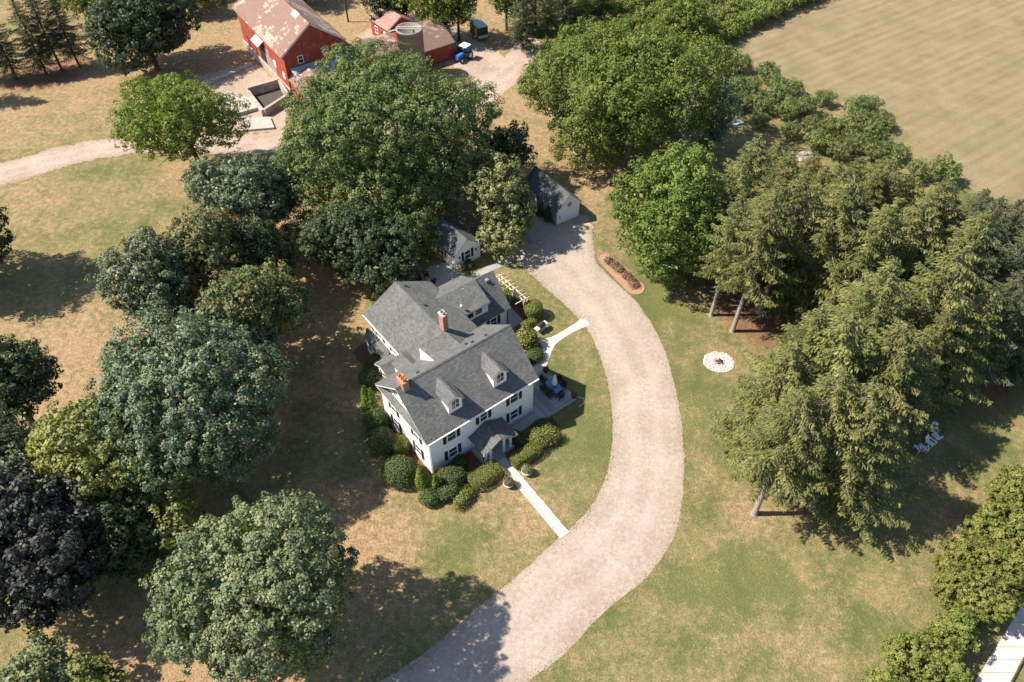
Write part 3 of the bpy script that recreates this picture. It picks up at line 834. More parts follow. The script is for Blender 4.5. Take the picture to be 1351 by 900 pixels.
# main block
mb = MB(); mb.box(.38, 12.87, .38, 8.92, 0.0, 5.52); mb.build('wall', M['white'], house)
mb = MB(); mb.prism([(.38, 5.5), (8.92, 5.5), (4.65, 9.22)], lambda a, z: (.62, a, z), lambda a, z: (12.63, a, z)); mb.build('gable_wall', M['white'], house)
MB().box(.34, 12.91, .34, 8.96, 0.0, .32).build('foundation', M['conc'], house)
rf = roofslab(house, [(0, 0, 5.6), (13.25, 0, 5.6), (13.25, 4.65, 9.4), (0, 4.65, 9.4)])
rb = roofslab(house, [(0, 4.65, 9.4), (13.25, 4.65, 9.4), (13.25, 9.3, 5.6), (0, 9.3, 5.6)])
MB().slab([(-.01, 4.50, 9.315), (13.26, 4.50, 9.315), (13.26, 4.65, 9.44), (-.01, 4.65, 9.44)], .03).build('ridge_cap', M['shingle'], rf)
MB().slab([(-.01, 4.65, 9.44), (13.26, 4.65, 9.44), (13.26, 4.80, 9.315), (-.01, 4.80, 9.315)], .03).build('ridge_cap', M['shingle'], rb)
# pent eaves across both gable ends
for xa, xb in ((.02, .66), (13.23, 12.59)):
    p = MB().slab([(xa, .25, 5.50), (xa, 9.05, 5.50), (xb, 9.05, 5.92), (xb, .25, 5.92)], .06).build('pent_roof', M['shingle'], house)
    MB().box(min(xa, xb) + .01, max(xa, xb), .30, 9.0, 5.36, 5.44).build('fascia', M['trim'], p)
for x, y in ((10.8, 5.3), (9.3, 5.5), (7.1, 6.5), (2.9, 5.4), (8.83, 5.9)):
    z = 9.4 - (y - 4.65) * sl; MB().box(x - .14, x + .14, y - .12, y + .12, z - .1, z + .13).build('roof_vent', M['darkmetal'], rb)
for a in (2.93, 10.45):
    window(house, 'front', .38, a, 3.62, 4.85); window(house, 'front', .38, a, .95, 2.25)
window(house, 'front', .38, 6.70, 3.62, 4.85, .8)
for b in (6.62, 2.55):
    window(house, 'left', .38, b, 3.55, 4.85, .8); window(house, 'left', .38, b, 1.0, 2.35, .8)
    window(house, 'right', 12.87, b, 3.55, 4.85, .8); window(house, 'right', 12.87, b, 1.0, 2.35, .8)
for b in (6.1, 4.65, 3.2): window(house, 'left', .62, b, 6.25, 7.1 if b != 4.65 else 7.4, .62, 0)
window(house, 'right', 12.63, 4.65, 6.25, 7.3, .7, 0)
d = MB(); d.box(6.25, 7.25, .30, .37, .3, 2.35); dr = d.build('door', M['shutter'], house)
MB().box(7.10, 7.16, .24, .30, 1.2, 1.35).build('handle', M['metalgrey'], dr)
MB().box(6.02, 6.20, .30, .376, .3, 2.35).build('sidelight', M['glass'], house); MB().box(7.30, 7.48, .30, .376, .3, 2.35).build('sidelight', M['glass'], house)
# gutters and downpipes
g = MB(); g.box(.02, 13.23, -.13, -.01, 5.44, 5.56); g.build('gutter', M['trim'], house)
g = MB(); g.tube([(13.0, -.02, 5.45), (12.8, .30, 5.2), (12.8, .30, .2)], .05, 8); g.build('downpipe', M['trim'], house)
g = MB(); g.tube([(.3, -.02, 5.45), (.48, .30, 5.2), (.48, .30, .2)], .05, 8); g.build('downpipe', M['trim'], house)
# front dormers with arched heads
def dormer(cx):
    w = .77; mb = MB(); y0 = 1.1
    zr = lambda y: 5.6 + y * sl
    mb.prism([(y0, zr(y0) - .1), (y0, 7.93), (2.98, 7.93), (2.98, zr(2.98) - .1)], lambda a, z: (cx - w, a, z), lambda a, z: (cx + w, a, z))
    arch = [(-w, 7.85)] + [(w * math.cos(t), 7.90 + .50 * math.sin(t) ** 1.6) for t in np.linspace(math.pi * .93, math.pi * .07, 9)] + [(w, 7.85)]
    mb.prism(arch, lambda a, z: (cx + a, y0 + .005, z), lambda a, z: (cx + a, y0 + 1.6, z))
    d = mb.build('dormer', M['white'], house)
    for s in (-1, 1):
        sec = [(0, 8.78), (.32, 8.60), (.62, 8.26), (.95, 7.95)]
        m2 = MB()
        for (a0, z0), (a1, z1) in zip(sec[:-1], sec[1:]):
            bz = lambda z: (z - 5.6) / sl
            m2.slab([(cx + s * a0, .93, z0), (cx + s * a1, .93, z1), (cx + s * a1, bz(z1) + .05, z1), (cx + s * a0, bz(z0) + .05, z0)], .07)
        m2.build('dormer_roof', M['shingle'], d)
        tr = MB()
        for (a0, z0), (a1, z1) in zip(sec[:-1], sec[1:]):
            tr.prism([(s * a0, z0 - .075), (s * a1, z1 - .075), (s * a1 * .985, z1 - .19), (s * a0, z0 - .19)], lambda a, z: (cx + a, .945, z), lambda a, z: (cx + a, .99, z))
        tr.build('dormer_trim', M['trim'], d)
    # arched window
    fr = MB(); gl = MB()
    wa = [(-.40, 6.98)] + [(.40 * math.cos(t), 7.86 + .26 * math.sin(t)) for t in np.linspace(math.pi, 0, 9)] + [(.40, 6.98)]
    wb = [(-.49, 6.90)] + [(.49 * math.cos(t), 7.88 + .34 * math.sin(t)) for t in np.linspace(math.pi, 0, 9)] + [(.49, 6.90)]
    fr.prism(wb, lambda a, z: (cx + a, y0 - .035, z), lambda a, z: (cx + a, y0 + .02, z)); fr.build('window_frame', M['trim'], d)
    gl.prism(wa, lambda a, z: (cx + a, y0 - .048, z), lambda a, z: (cx + a, y0 - .02, z)); gl.build('pane', M['glass'], d)
    b = MB(); b.box(cx - .40, cx + .40, y0 - .07, y0 - .05, 7.45, 7.51); b.box(cx - .02, cx + .02, y0 - .066, y0 - .05, 6.98, 8.1); b.build('glazing_bar', M['trim'], d)
dormer(4.08); dormer(9.31)
# chimneys
def chimney(x0, x1, y0, y1, z0, z1, pots, potmat, axis):
    mb = MB(); mb.box(x0, x1, y0, y1, z0, z1); c = mb.build('chimney', M['brick'], house)
    m2 = MB(); m2.box(x0 - .06, x1 + .06, y0 - .06, y1 + .06, z1 + .003, z1 + .12); m2.build('chimney_cap', M['brick' if pots == 3 else 'conc'], c)
    for i in range(pots):
        t = (i + .5) / pots; x, y = (x0 + (x1 - x0) * t, (y0 + y1) / 2) if axis == 'x' else ((x0 + x1) / 2, y0 + (y1 - y0) * t)
        p = MB(); p.lathe([(.0, z1 + .12), (.14, z1 + .12), (.115, z1 + .45), (.13, z1 + .47), (.10, z1 + .47), (.09, z1 + .2), (0, z1 + .2)], (x, y), 12); p.build('chimney_pot', M[potmat], c, True)
chimney(.52, 1.12, 4.05, 5.15, 8.3, 10.05, 3, 'pot', 'y')
chimney(8.42, 8.98, 9.30, 10.10, 6.9, 9.62, 2, 'metalgrey', 'y')
# rear wing
ws = .56
mb = MB(); mb.prism([(4.55, 0), (12.4, 0), (12.4, 5.2), (8.475, 7.38), (4.55, 5.2)], lambda a, z: (a, 8.80, z), lambda a, z: (a, 18.35, z)); mb.build('wall', M['white'], house)
wl = roofslab(house, [(4.15, 9.02, 5.2), (4.15, 18.7, 5.2), (8.475, 18.7, 7.62), (8.475, 6.82, 7.62), (5.0, 8.95, 5.67)])
wr = roofslab(house, [(8.475, 6.82, 7.62), (8.475, 18.7, 7.62), (12.8, 18.7, 5.2), (12.8, 9.02, 5.2), (11.95, 8.95, 5.67)])
for x, y in ((9.11, 17.7), (9.17, 14.0)):
    z = 5.2 + (12.8 - x) * ws; MB().box(x - .16, x + .16, y - .12, y + .12, z - .1, z + .12).build('roof_vent', M['darkmetal'], wr)
for b in (16.2, 13.3):
    window(house, 'left', 4.55, b, 3.35, 4.65, .75); window(house, 'left', 4.55, b + .3, 1.0, 2.4, .85)
g = MB(); g.box(4.02, 4.14, 9.1, 18.68, 5.06, 5.17); g.build('gutter', M['trim'], house)
# low shed dormer in the valley behind the main ridge, with its white cheek
ch = MB(); ch.prism([(8.92, 5.75), (5.75, 8.42), (8.92, 7.80)], lambda a, z: (5.2, a, z), lambda a, z: (8.3, a, z)); cd_ = ch.build('shed_dormer', M['white'], house)
MB().slab([(5.13, 5.70, 8.50), (8.40, 5.70, 8.50), (8.40, 9.02, 7.86), (5.13, 9.02, 7.86)], .07).build('dormer_roof', M['shingle'], cd_)
# linking gable between main block and wing
lk_ = MB(); lk_.prism([(3.12, 0), (4.7, 0), (4.7, 5.5), (4.2, 5.78), (3.12, 5.15)], lambda a, z: (a, 8.0, z), lambda a, z: (a, 10.75, z)); lk_.build('wall', M['white'], house)
roofslab(house, [(2.85, 7.9, 5.18), (2.85, 10.95, 5.18), (4.18, 10.95, 5.98), (4.18, 7.9, 5.98)])
roofslab(house, [(4.18, 7.9, 5.98), (4.18, 10.95, 5.98), (4.95, 10.95, 5.55), (4.95, 7.9, 5.55)], fascia=0)
# gabled side entry on the wing's sunny wall
en = MB(); en.prism([(11.3, 0), (13.7, 0), (13.7, 2.85), (12.5, 3.55), (11.3, 2.85)], lambda a, z: (2.6, a, z), lambda a, z: (4.6, a, z)); en.build('entry_wall', M['white'], house)
roofslab(house, [(2.3, 11.0, 2.80), (4.6, 11.0, 2.80), (4.6, 12.5, 3.68), (2.3, 12.5, 3.68)], name='entry_roof')
roofslab(house, [(2.3, 12.5, 3.68), (4.6, 12.5, 3.68), (4.6, 14.0, 2.80), (2.3, 14.0, 2.80)], name='entry_roof')
window(house, 'left', 2.6, 12.5, 1.1, 2.3, .7, .25); window(house, 'front', 11.3, 3.6, 1.1, 2.3, .55, 0)
bay = MB(); bay.prism([(14.6, .0), (18.2, 0), (18.2, 2.55), (14.6, 2.55)], lambda a, z: (3.7, a, z), lambda a, z: (4.6, a, z)); bay.build('bay_wall', M['trim'], house)
roofslab(house, [(3.5, 14.45, 2.55), (3.5, 18.35, 2.55), (4.6, 18.35, 2.95), (4.6, 14.45, 2.95)], 'shingle', name='bay_roof')
for b in (15.4, 16.4, 17.4): window(house, 'left', 3.7, b, .8, 2.2, .75, 0)
# side ell with big dormers front and rear
mb = MB(); mb.prism([(12.1, 0), (17.95, 0), (17.95, 2.75), (15.03, 5.83), (12.1, 2.75)], lambda a, z: (11.5, a, z), lambda a, z: (18.6, a, z)); mb.build('wall', M['white'], house)
es = (6.1 - 2.75) / (15.05 - 11.75)
ef = roofslab(house, [(10.9, 11.75, 2.75), (18.85, 11.75, 2.75), (18.85, 15.05, 6.1), (10.9, 15.05, 6.1)])
er = roofslab(house, [(10.9, 15.05, 6.1), (18.85, 15.05, 6.1), (18.85, 18.3, 2.78), (10.9, 18.3, 2.78)])
for ya, yb, za, side_ in ((15.05, 12.22, 4.86, -1), (15.05, 17.85, 4.7, 1)):
    dm = MB(); yw = yb - side_ * .18
    zroof = lambda y: 6.1 - abs(y - 15.05) * es
    dm.prism([(15.05, 5.9), (yw, za - .02), (yw, zroof(yw) - .12)], lambda a, z: (11.9, a, z), lambda a, z: (16.12, a, z)); do = dm.build('dormer', M['white'], house)
    MB().slab([(11.3, 15.05, 6.17), (16.35, 15.05, 6.17), (16.35, yb, za), (11.3, yb, za)], .09).build('dormer_roof', M['shingle'], do)
    MB().box(11.8, 16.33, min(yb, yb - side_ * .06) , max(yb, yb - side_ * .06), za - .2, za - .1).build('dormer_trim', M['trim'], do)
    if side_ < 0:
        for a in (13.72, 14.85):
            f = MB(); f.box(a - .50, a + .50, yw - .04, yw + .02, 3.74, 4.56); f.build('window_frame', M['trim'], do)
            p = MB(); p.box(a - .41, a + .41, yw - .055, yw - .03, 3.82, 4.50); p.build('pane', M['glass'], do)
window(house, 'front', 12.1, 16.62, 1.0, 2.2, .8); window(house, 'front', 12.1, 14.2, 1.0, 2.2, .8)
window(house, 'right', 18.6, 15, 1.0, 2.2, .9); window(house, 'right', 18.6, 15, 3.6, 4.7, .8, 0)
for x, z in ((17.6, 5.5), (14.45, 5.75)):
    y = 15.05 - (6.1 - z) / es + .1; v = MB(); v.box(x - .2, x + .2, y - .18, y + .18, z - .15, z + .28); v.build('roof_vent', M['metalgrey'], ef)
g = MB(); g.tube([(18.5, 11.95, 2.7), (18.55, 12.02, .1)], .05, 8); g.build('downpipe', M['darkmetal'], house)
g = MB(); g.tube([(12.75, 18.2, 5.15), (12.85, 15.9, 4.9), (12.9, 15.4, 4.3)], .05, 8); g.build('downpipe', M['darkmetal'], house)
g = MB(); g.lathe([(0, 5.62), (.12, 5.62), (.16, 5.75), (.12, 5.88), (0, 5.92)], (12.95, 12.85), 12); g.build('satellite_dish', M['trim'], house, True)
# entrance porch
sec = [(4.72, 2.42), (5.15, 2.52), (5.7, 2.80), (6.25, 3.16), (6.80, 3.42), (7.35, 3.16), (7.9, 2.80), (8.45, 2.52), (8.88, 2.42)]
pr = MB()
for (a0, z0), (a1, z1) in zip(sec[:-1], sec[1:]): pr.slab([(a0, .36, z0), (a1, .36, z1), (a1, -2.35, z1), (a0, -2.35, z0)], .10)
po = pr.build('porch_roof', M['shingle'], house)
tr = MB()
for (a0, z0), (a1, z1) in zip(sec[:-1], sec[1:]): tr.prism([(a0, z0 - .11), (a1, z1 - .11), (a1, z1 - .24), (a0, z0 - .24)], lambda a, z: (a, -2.30, z), lambda a, z: (a, -2.22, z))
tr.box(4.95, 5.10, -2.1, .36, 2.05, 2.30); tr.box(8.50, 8.65, -2.1, .36, 2.05, 2.30)
tr.build('porch_trim', M['trim'], po)
MB().box(4.95, 8.66, -2.05, .34, 0, .30).build('porch_floor', M['patio'], house)
MB().box(6.05, 7.35, -2.36, -2.06, 0, .15).build('step', M['patio'], house)
for x in (5.28, 5.84, 7.48, 8.30):
    c = MB(); c.box(x - .14, x + .14, -1.95, -1.67, .30, .42); c.box(x - .10, x + .10, -1.91, -1.71, .42, 2.22); c.box(x - .14, x + .14, -1.95, -1.67, 2.22, 2.34); c.build('column', M['trim'], house)
for x in (4.97, 8.58):
    r = MB(); r.box(x, x + .08, -1.62, .3, 1.05, 1.13); r.box(x, x + .08, -1.62, .3, .40, .46)
    for i in range(12): r.box(x + .02, x + .06, -1.58 + i * .155, -1.54 + i * .155, .46, 1.05)
    r.build('railing', M['deckwood'], house)
# timber deck beside the house
deck = empty('timber_deck', HO, HAZ, 'weathered grey timber deck wrapping the shaded end of the white house', 'deck')
def plank(x0, x1, y0, y1, z=.30): return MB().box(x0, x1, y0, y1, z - .04, z).build('plank', M['deckboard'], deck)
n = 15
for i in range(n):
    x = 12.92 + i * .143; plank(x, x + .118, -1.22, 4.0)
for i in range(27):
    y = -1.22 + i * .194; plank(15.075, 17.62, y, y + .165)
for i in range(10):
    y = -1.02 + i * .138; plank(8.72, 12.90, y, y + .114)
fr = MB()
fr.box(12.95, 17.58, -1.18, -1.10, .0, .255); fr.box(17.50, 17.58, -1.1, 3.95, 0, .255); fr.box(12.95, 17.5, 3.87, 3.95, 0, .255); fr.box(8.75, 12.9, -.98, -.90, 0, .255); fr.box(15.02, 15.07, -1.0, 3.8, 0, .29); fr.box(12.95, 13.02, -1.1, 3.8, 0, .255)
fr.build('joist_frame', M['deckwood'], deck)

# garden furniture on the deck
def wicker_chair(label, u, b, face, group='wicker chairs on the deck', z=.30):
    x, y = HW(u, b); t = empty('wicker_chair', (x, y, z), HAZ + face, label, 'chair', group)
    MB().box(-.30, .30, -.28, .28, .34, .44).build('seat', M['wicker'], t)
    m = MB(); m.slab([(-.31, .26, .44), (.31, .26, .44), (.31, .36, .98), (-.31, .36, .98)], .08); m.build('backrest', M['wicker'], t)
    for s in (-1, 1):
        MB().box(s * .34 - .05, s * .34 + .05, -.28, .34, .56, .63).build('armrest', M['wicker'], t)
        for yy in (-.25, .25): MB().box(s * .30 - .03, s * .30 + .03, yy - .03, yy + .03, 0, .56).build('leg', M['wicker'], t)
    return t
for u, b, f in ((16.15, 2.55, R(20)), (15.50, 1.65, R(88)), (15.52, .68, R(95)), (16.22, -.10, R(185)), (17.24, .72, R(-85)), (17.34, 1.62, R(-92))):
    wicker_chair('dark wicker armchair drawn up to the blue-topped deck table', u, b, f)
tb = empty('deck_table', (*HW(16.42, 1.12), .30), HAZ, 'blue glass-topped table with dark legs on the timber deck', 'table')
MB().box(-.52, .52, -.95, .95, .69, .72).build('tabletop', M['glassblue'], tb)
for sx in (-1, 1):
    for sy in (-1, 1): MB().tube([(sx * .44, sy * .85, 0), (sx * .42, sy * .82, .69)], .03, 8).build('leg', M['darkmetal'], tb)
um = empty('parasol', (*HW(16.42, 1.12), .30), 0, 'closed white canvas parasol standing through the deck table', 'parasol')
MB().lathe([(0, 0), (.28, 0), (.28, .08), (.05, .10), (0, .1)], (0, 0), 16).build('base', M['darkmetal'], um)
MB().tube([(0, 0, .1), (0, 0, 2.55)], .025, 8).build('pole', M['metalgrey'], um)
cv = MB(); pr_ = [(.03, 2.52), (.10, 2.3), (.17, 1.9), (.24, 1.4), (.28, 1.02), (.20, .98), (.05, 1.0)]
i0 = 0; N = 24
for r, z in pr_:
    for k in range(N): w = 2 * math.pi * k / N; q = r * (1 + .22 * math.cos(6 * w)); cv.v.append((q * math.cos(w), q * math.sin(w), z))
for j in range(len(pr_) - 1):
    for k in range(N): cv.f.append([j * N + k, j * N + (k + 1) % N, (j + 1) * N + (k + 1) % N, (j + 1) * N + k])
cv.build('canopy', M['canvas'], um, True)
def flower_pot(name, label, xy, z, r, h, leafkey, seed, potmat='urn', cat='planter', fl=.10):
    t = empty(name, (*xy, z), 0, label, cat)
    MB().lathe([(0, 0), (r * .62, 0), (r * .70, h * .12), (r * .95, h * .55), (r, h * .92), (r * 1.1, h * .95), (r * 1.1, h), (r * .9, h), (r * .85, h * .85), (0, h * .85)], (0, 0), 18).build('bowl', M[potmat], t, True)
    rg = np.random.default_rng(seed)
    for key, k, up in (('box', .95, .0), (leafkey, 1.0, .06)):
        q, ti = shrub_arrays(rg, r * k, r * k, r * 1.3, 'round', fl, .9); q = q + np.array([0, 0, h * .75 + up])
        if key == leafkey: q, ti = q[rg.random(len(q)) < .55], None; ti = rg.random(len(q))
        o = link('greenery' if key == 'box' else 'flowers', quad_mesh('flowers', q, ti), t, LEAF[key]); o['kind'] = 'stuff'
    return t
flower_pot('flower_pot', 'pot of red flowers on the outer corner of the deck', HW(17.42, -.95), .30, .30, .42, 'redflower', 61, 'wicker')
flower_pot('flower_pot', 'pot of dark red flowers where deck meets the side walk', HW(17.35, 3.62), .30, .30, .42, 'redflower', 62, 'wicker')
flower_pot('stone_planter', 'round pale planter with rusty flowers, hedge side of the front walk', (-0.33, 40.36), 0, .50, .55, 'pinkflower', 63)
flower_pot('stone_planter', 'round pale planter with cream flowers, lawn side of the front walk', (1.44, 41.73), 0, .50, .55, 'creamflower', 64)
hs = MB(); hs.tube([(*HW(17.9, -1.0), .03), (*HW(18.3, -1.5), .03), (*HW(18.0, -2.0), .03), (*HW(17.2, -2.1), .03)], .03, 6)
tagset(hs.build('garden_hose', M['canvas']), 'pale garden hose lying on the lawn beyond the deck corner', 'hose')
gs = empty('lawn_sign_stand', (0, 0), 0)
COL.objects.unlink(gs); bpy.data.objects.remove(gs)
# barbecue trolley by the round topiary
gr = empty('barbecue_grill', (*HW(21.0, 8.95), 0), HAZ + R(8), 'silver barbecue grill on a trolley beside the drum topiary', 'grill')
MB().box(-.42, .42, -.32, .32, .12, .78).build('cabinet', M['metalgrey'], gr)
hd = MB(); hd.prism([(-.32, .80), (.32, .80), (.32, 1.05), (.15, 1.25), (-.15, 1.25), (-.32, 1.05)], lambda a, z: (-.42, a, z), lambda a, z: (.42, a, z)); hd.build('lid', M['darkmetal'], gr)
for s in (-1, 1):
    MB().box(s * .66 - .22, s * .66 + .22, -.28, .28, .80, .84).build('side_shelf', M['whitepaint'], gr)
    MB().box(s * .36 - .03, s * .36 + .03, -.3, .3, 0, .12).build('leg', M['darkmetal'], gr)
# pergola
pg = empty('pergola', HO, HAZ, 'bleached timber pergola walkway over lime-coloured shrubs beside the ell', 'pergola')
for x in (20.95, 21.40):
    MB().box(x - .06, x + .06, 11.9, 17.4, 2.25, 2.42).build('beam', M['pergola'], pg)
for i in range(8):
    y = 12.15 + i * .70; MB().box(19.7 if i % 3 == 0 else 20.55, 21.85, y - .04, y + .04, 2.424, 2.53).build('rafter', M['pergola'], pg)
for y in (12.1, 14.7, 17.2):
    for x in (20.95, 21.40): MB().box(x - .055, x + .055, y - .055, y + .055, 0, 2.25).build('post', M['pergola'], pg)

# ------------------------------------------------------------------ cottage and garage
cot = empty('garden_cottage', (-7.04, 71.45), R(39.2), 'little white cottage with dark gable roof and shuttered window behind the house', 'cottage')
gable_walls(cot, 0, 3.95, 0, 5.1, 2.3, 3.88, 'y')
roofslab(cot, [(-.28, -.18, 2.13), (-.28, 5.3, 2.13), (1.975, 5.3, 3.97), (1.975, -.18, 3.97)], 'shingle_dark')
roofslab(cot, [(1.975, -.18, 3.97), (1.975, 5.3, 3.97), (4.23, 5.3, 2.13), (4.23, -.18, 2.13)], 'shingle_dark')
window(cot, 'front', 0, 1.97, .85, 2.05, .8, .34); window(cot, 'left', 0, 4.2, .9, 1.95, .75, .3)
window(cot, 'left', 0, 2.6, .9, 1.95, .75, .3)
dd = MB(); dd.box(-.04, .0, .8, 1.6, .05, 1.95); dd.build('door', M['trim'], cot)
for x in (.72, 3.22):
    l = MB(); l.lathe([(0, 1.45), (.09, 1.5), (.11, 1.72), (.04, 1.85), (0, 1.87)], (x, -.12), 10); l.build('wall_lantern', M['darkmetal'], cot)
gar = empty('carriage_garage', (5.94, 80.25), R(34.8), 'narrow white garage with round gable window and dark shingle roof', 'garage')
gable_walls(gar, 0, 3.6, 0, 7.35, 2.45, 4.22, 'y')
roofslab(gar, [(-.28, -.2, 2.28), (-.28, 7.55, 2.28), (1.8, 7.55, 4.32), (1.8, -.2, 4.32)], 'shingle_dark')
roofslab(gar, [(1.8, -.2, 4.32), (1.8, 7.55, 4.32), (3.88, 7.55, 2.28), (3.88, -.2, 2.28)], 'shingle_dark')
for y0 in (.25, 2.45): 
    d_ = MB(); d_.box(-.05, -.002, y0, y0 + 2.05, .05, 2.15); d_.build('garage_door', M['greydoor'], gar)
window(gar, 'left', 0, 5.9, 1.0, 1.8, .6, 0)
rw = MB(); rw.prism([(.36 * math.cos(t), .36 * math.sin(t)) for t in np.linspace(0, 6.283, 24, endpoint=False)], lambda a, z: (1.9 + a, -.05, 2.55 + z), lambda a, z: (1.9 + a, .0, 2.55 + z)); rwo = rw.build('round_window', M['metalgrey'], gar)
rw = MB(); rw.prism([(.25 * math.cos(t), .25 * math.sin(t)) for t in np.linspace(0, 6.283, 24, endpoint=False)], lambda a, z: (1.9 + a, -.062, 2.55 + z), lambda a, z: (1.9 + a, -.03, 2.55 + z)); rw.build('pane', M['glass'], rwo)
rw = MB(); rw.box(1.65, 2.15, -.075, -.06, 2.53, 2.57); rw.box(1.88, 1.92, -.074, -.06, 2.30, 2.80); rw.build('glazing_bar', M['trim'], rwo)
l = MB(); l.box(.28, .42, -.12, -.002, 1.0, 1.25); l.build('meter_box', M['metalgrey'], gar)

# ------------------------------------------------------------------ barn and farm buildings
BA = R(34)
barn = empty('red_barn', (-35.4, 112.5), BA, 'big weathered red barn with rust-patched gable roof and stone base', 'barn')
BW, BL, BE, BR = 10.75, 21.0, 7.0, 10.85
mb = MB(); mb.prism([(.35, 1.3), (BW - .35, 1.3), (BW - .35, BE - .05), (BW / 2, BR - .28), (.35, BE - .05)], lambda a, z: (a, .35, z), lambda a, z: (a, BL - .35, z)); mb.build('wall', M['barnred'], barn)
MB().box(.15, BW - .2, .2, BL - .2, 0, 1.3).build('stone_base', M['stone'], barn)
r1 = roofslab(barn, [(-.2, 0, BE - .2), (-.2, BL, BE - .2), (BW / 2, BL, BR), (BW / 2, 0, BR)], 'rust', .08, .16)
roofslab(barn, [(BW / 2, 0, BR), (BW / 2, BL, BR), (BW + .2, BL, BE - .2), (BW + .2, 0, BE - .2)], 'rust', .08, .16)
MB().slab([(BW / 2 - .75, 3.6, BR - .5), (BW / 2 - .75, 5.6, BR - .5), (BW / 2 + .02, 5.6, BR + .05), (BW / 2 + .02, 3.6, BR + .05)], .03).build('roof_patch', M['galv'], r1)
window(barn, 'front', .35, 3.0, 5.0, 6.1, .75, 0); window(barn, 'front', .35, 7.3, 5.3, 6.4, .75, 0)
hd = MB(); hd.slab([(.3, 9.2, 5.6), (.3, 12.4, 5.6), (-.75, 12.4, 4.9), (-.75, 9.2, 4.9)], .08); hd.build('door_hood', M['galv'], barn)
dk = MB(); dk.box(.30, .345, 9.4, 12.2, 1.5, 4.9); dk.build('doorway', M['darkmetal'], barn)
for y in (5.6, 6.3, 7.0, 7.7, 8.4, 9.1):
    b_ = MB(); b_.box(.27, .345, y - .07, y + .07, 1.4, 4.6 if y > 7.5 else 3.6); b_.build('door_batten', M['trim'], barn)
for y, z in ((5.4, 3.4), (1.9, 2.9)):
    b_ = MB(); b_.box(.28, .345, y - .45, y + .45, z - .5, z + .5); b_.build('hatch', M['trim'], barn)
# lean-tos on the shaded gable end
lt = MB(); lt.prism([(-2.6, 0), (.3, 0), (.3, 4.3), (-2.6, 3.4)], lambda a, z: (1.2, a, z), lambda a, z: (BW - .3, a, z)); lt.build('lean_to_wall', M['barnred'], barn)
roofslab(barn, [(1.0, .34, 4.55), (BW + .1, .34, 4.55), (BW + .1, -2.9, 3.5), (1.0, -2.9, 3.5)], 'galv', .05, .0, 'lean_to_roof')
lt = MB(); lt.prism([(-7.5, 0), (-.4, 0), (-.4, 3.3), (-7.5, 3.3)], lambda a, z: (.35, a, z), lambda a, z: (6.4, a, z)); lt.build('lean_to_wall', M['barnred'], barn)
roofslab(barn, [(.05, -7.8, 3.32), (.05, -.5, 3.32), (3.4, -.9, 4.75), (3.4, -7.8, 4.75)], 'rust', .06, .1, 'lean_to_roof')
roofslab(barn, [(3.4, -.9, 4.75), (3.4, -7.8, 4.75), (6.7, -7.8, 3.32), (6.7, -2.6, 3.32)], 'rust', .06, .1, 'lean_to_roof')
lw = empty('connecting_shed', (-25.6, 119.2), BA, 'low rust-roofed shed linking the barn to the silo', 'shed')
MB().box(.2, 8.3, .2, 3.8, 0, 2.6).build('wall', M['barnred'], lw)
roofslab(lw, [(0, 0, 2.55), (8.6, 0, 2.55), (8.6, 4, 3.9), (0, 4, 3.9)], 'rust', .06, .1)
so = empty('silo', (-16.35, 119.9), 0, 'short round concrete-block silo with an open top', 'silo')
MB().lathe([(2.1, 0), (2.1, 7.7), (2.18, 7.7), (2.18, 8.0), (1.88, 8.0), (1.88, 2.0), (0, 2.0)], (0, 0), 40).build('shell', M['silo'], so, True)
for z in (3, 4.7, 6.4): MB().lathe([(2.115, z), (2.135, z), (2.135, z + .06), (2.115, z + .06)], (0, 0), 40).build('hoop', M['metalgrey'], so)
for y in (-.35, .25): MB().box(-1.9, 1.9, y - .08, y + .08, 8.02, 8.14).build('roof_beam', M['pergola'], so)
rs = empty('red_shed', (-12.6, 123.4), R(36), 'red shed with patchy rusted roof beside the block silo', 'shed')
mb = MB(); mb.prism([(.2, 0), (10.0, 0), (10.0, 2.9), (5.1, 5.3), (.2, 2.9)], lambda a, z: (-3.3, a, z), lambda a, z: (3.5, a, z)); mb.build('wall', M['barnred'], rs)
roofslab(rs, [(-3.5, 0, 2.95), (3.7, 0, 2.95), (3.7, 5.1, 5.5), (-3.5, 5.1, 5.5)], 'rust', .06, .1)
roofslab(rs, [(-3.5, 5.1, 5.5), (3.7, 5.1, 5.5), (3.7, 10.2, 2.95), (-3.5, 10.2, 2.95)], 'rust', .06, .1)
ss = empty('red_shed', (-21.4, 129.6), R(38.5), 'small red shed with plain brown roof behind the silo', 'shed')
mb = MB(); mb.prism([(.2, 0), (5.6, 0), (5.6, 3.0), (2.9, 4.6), (.2, 3.0)], lambda a, z: (a, .2, z), lambda a, z: (a, 6.2, z)); mb.build('wall', M['barnred'], ss)
brown = mat_shingle('brown_shingle', (.29, .18, .155), (.37, .24, .20))
M['brownshingle'] = brown
roofslab(ss, [(-.15, 0, 2.95), (-.15, 6.5, 2.95), (2.9, 6.5, 4.75), (2.9, 0, 4.75)], 'brownshingle', .06, .12)
roofslab(ss, [(2.9, 0, 4.75), (2.9, 6.5, 4.75), (5.95, 6.5, 2.95), (5.95, 0, 2.95)], 'brownshingle', .06, .12)
dd = MB(); dd.box(.12, .19, .8, 1.9, .1, 2.2); dd.build('door', M['trim'], ss); window(ss, 'left', .2, 4.3, 1.0, 2.1, .8, 0)
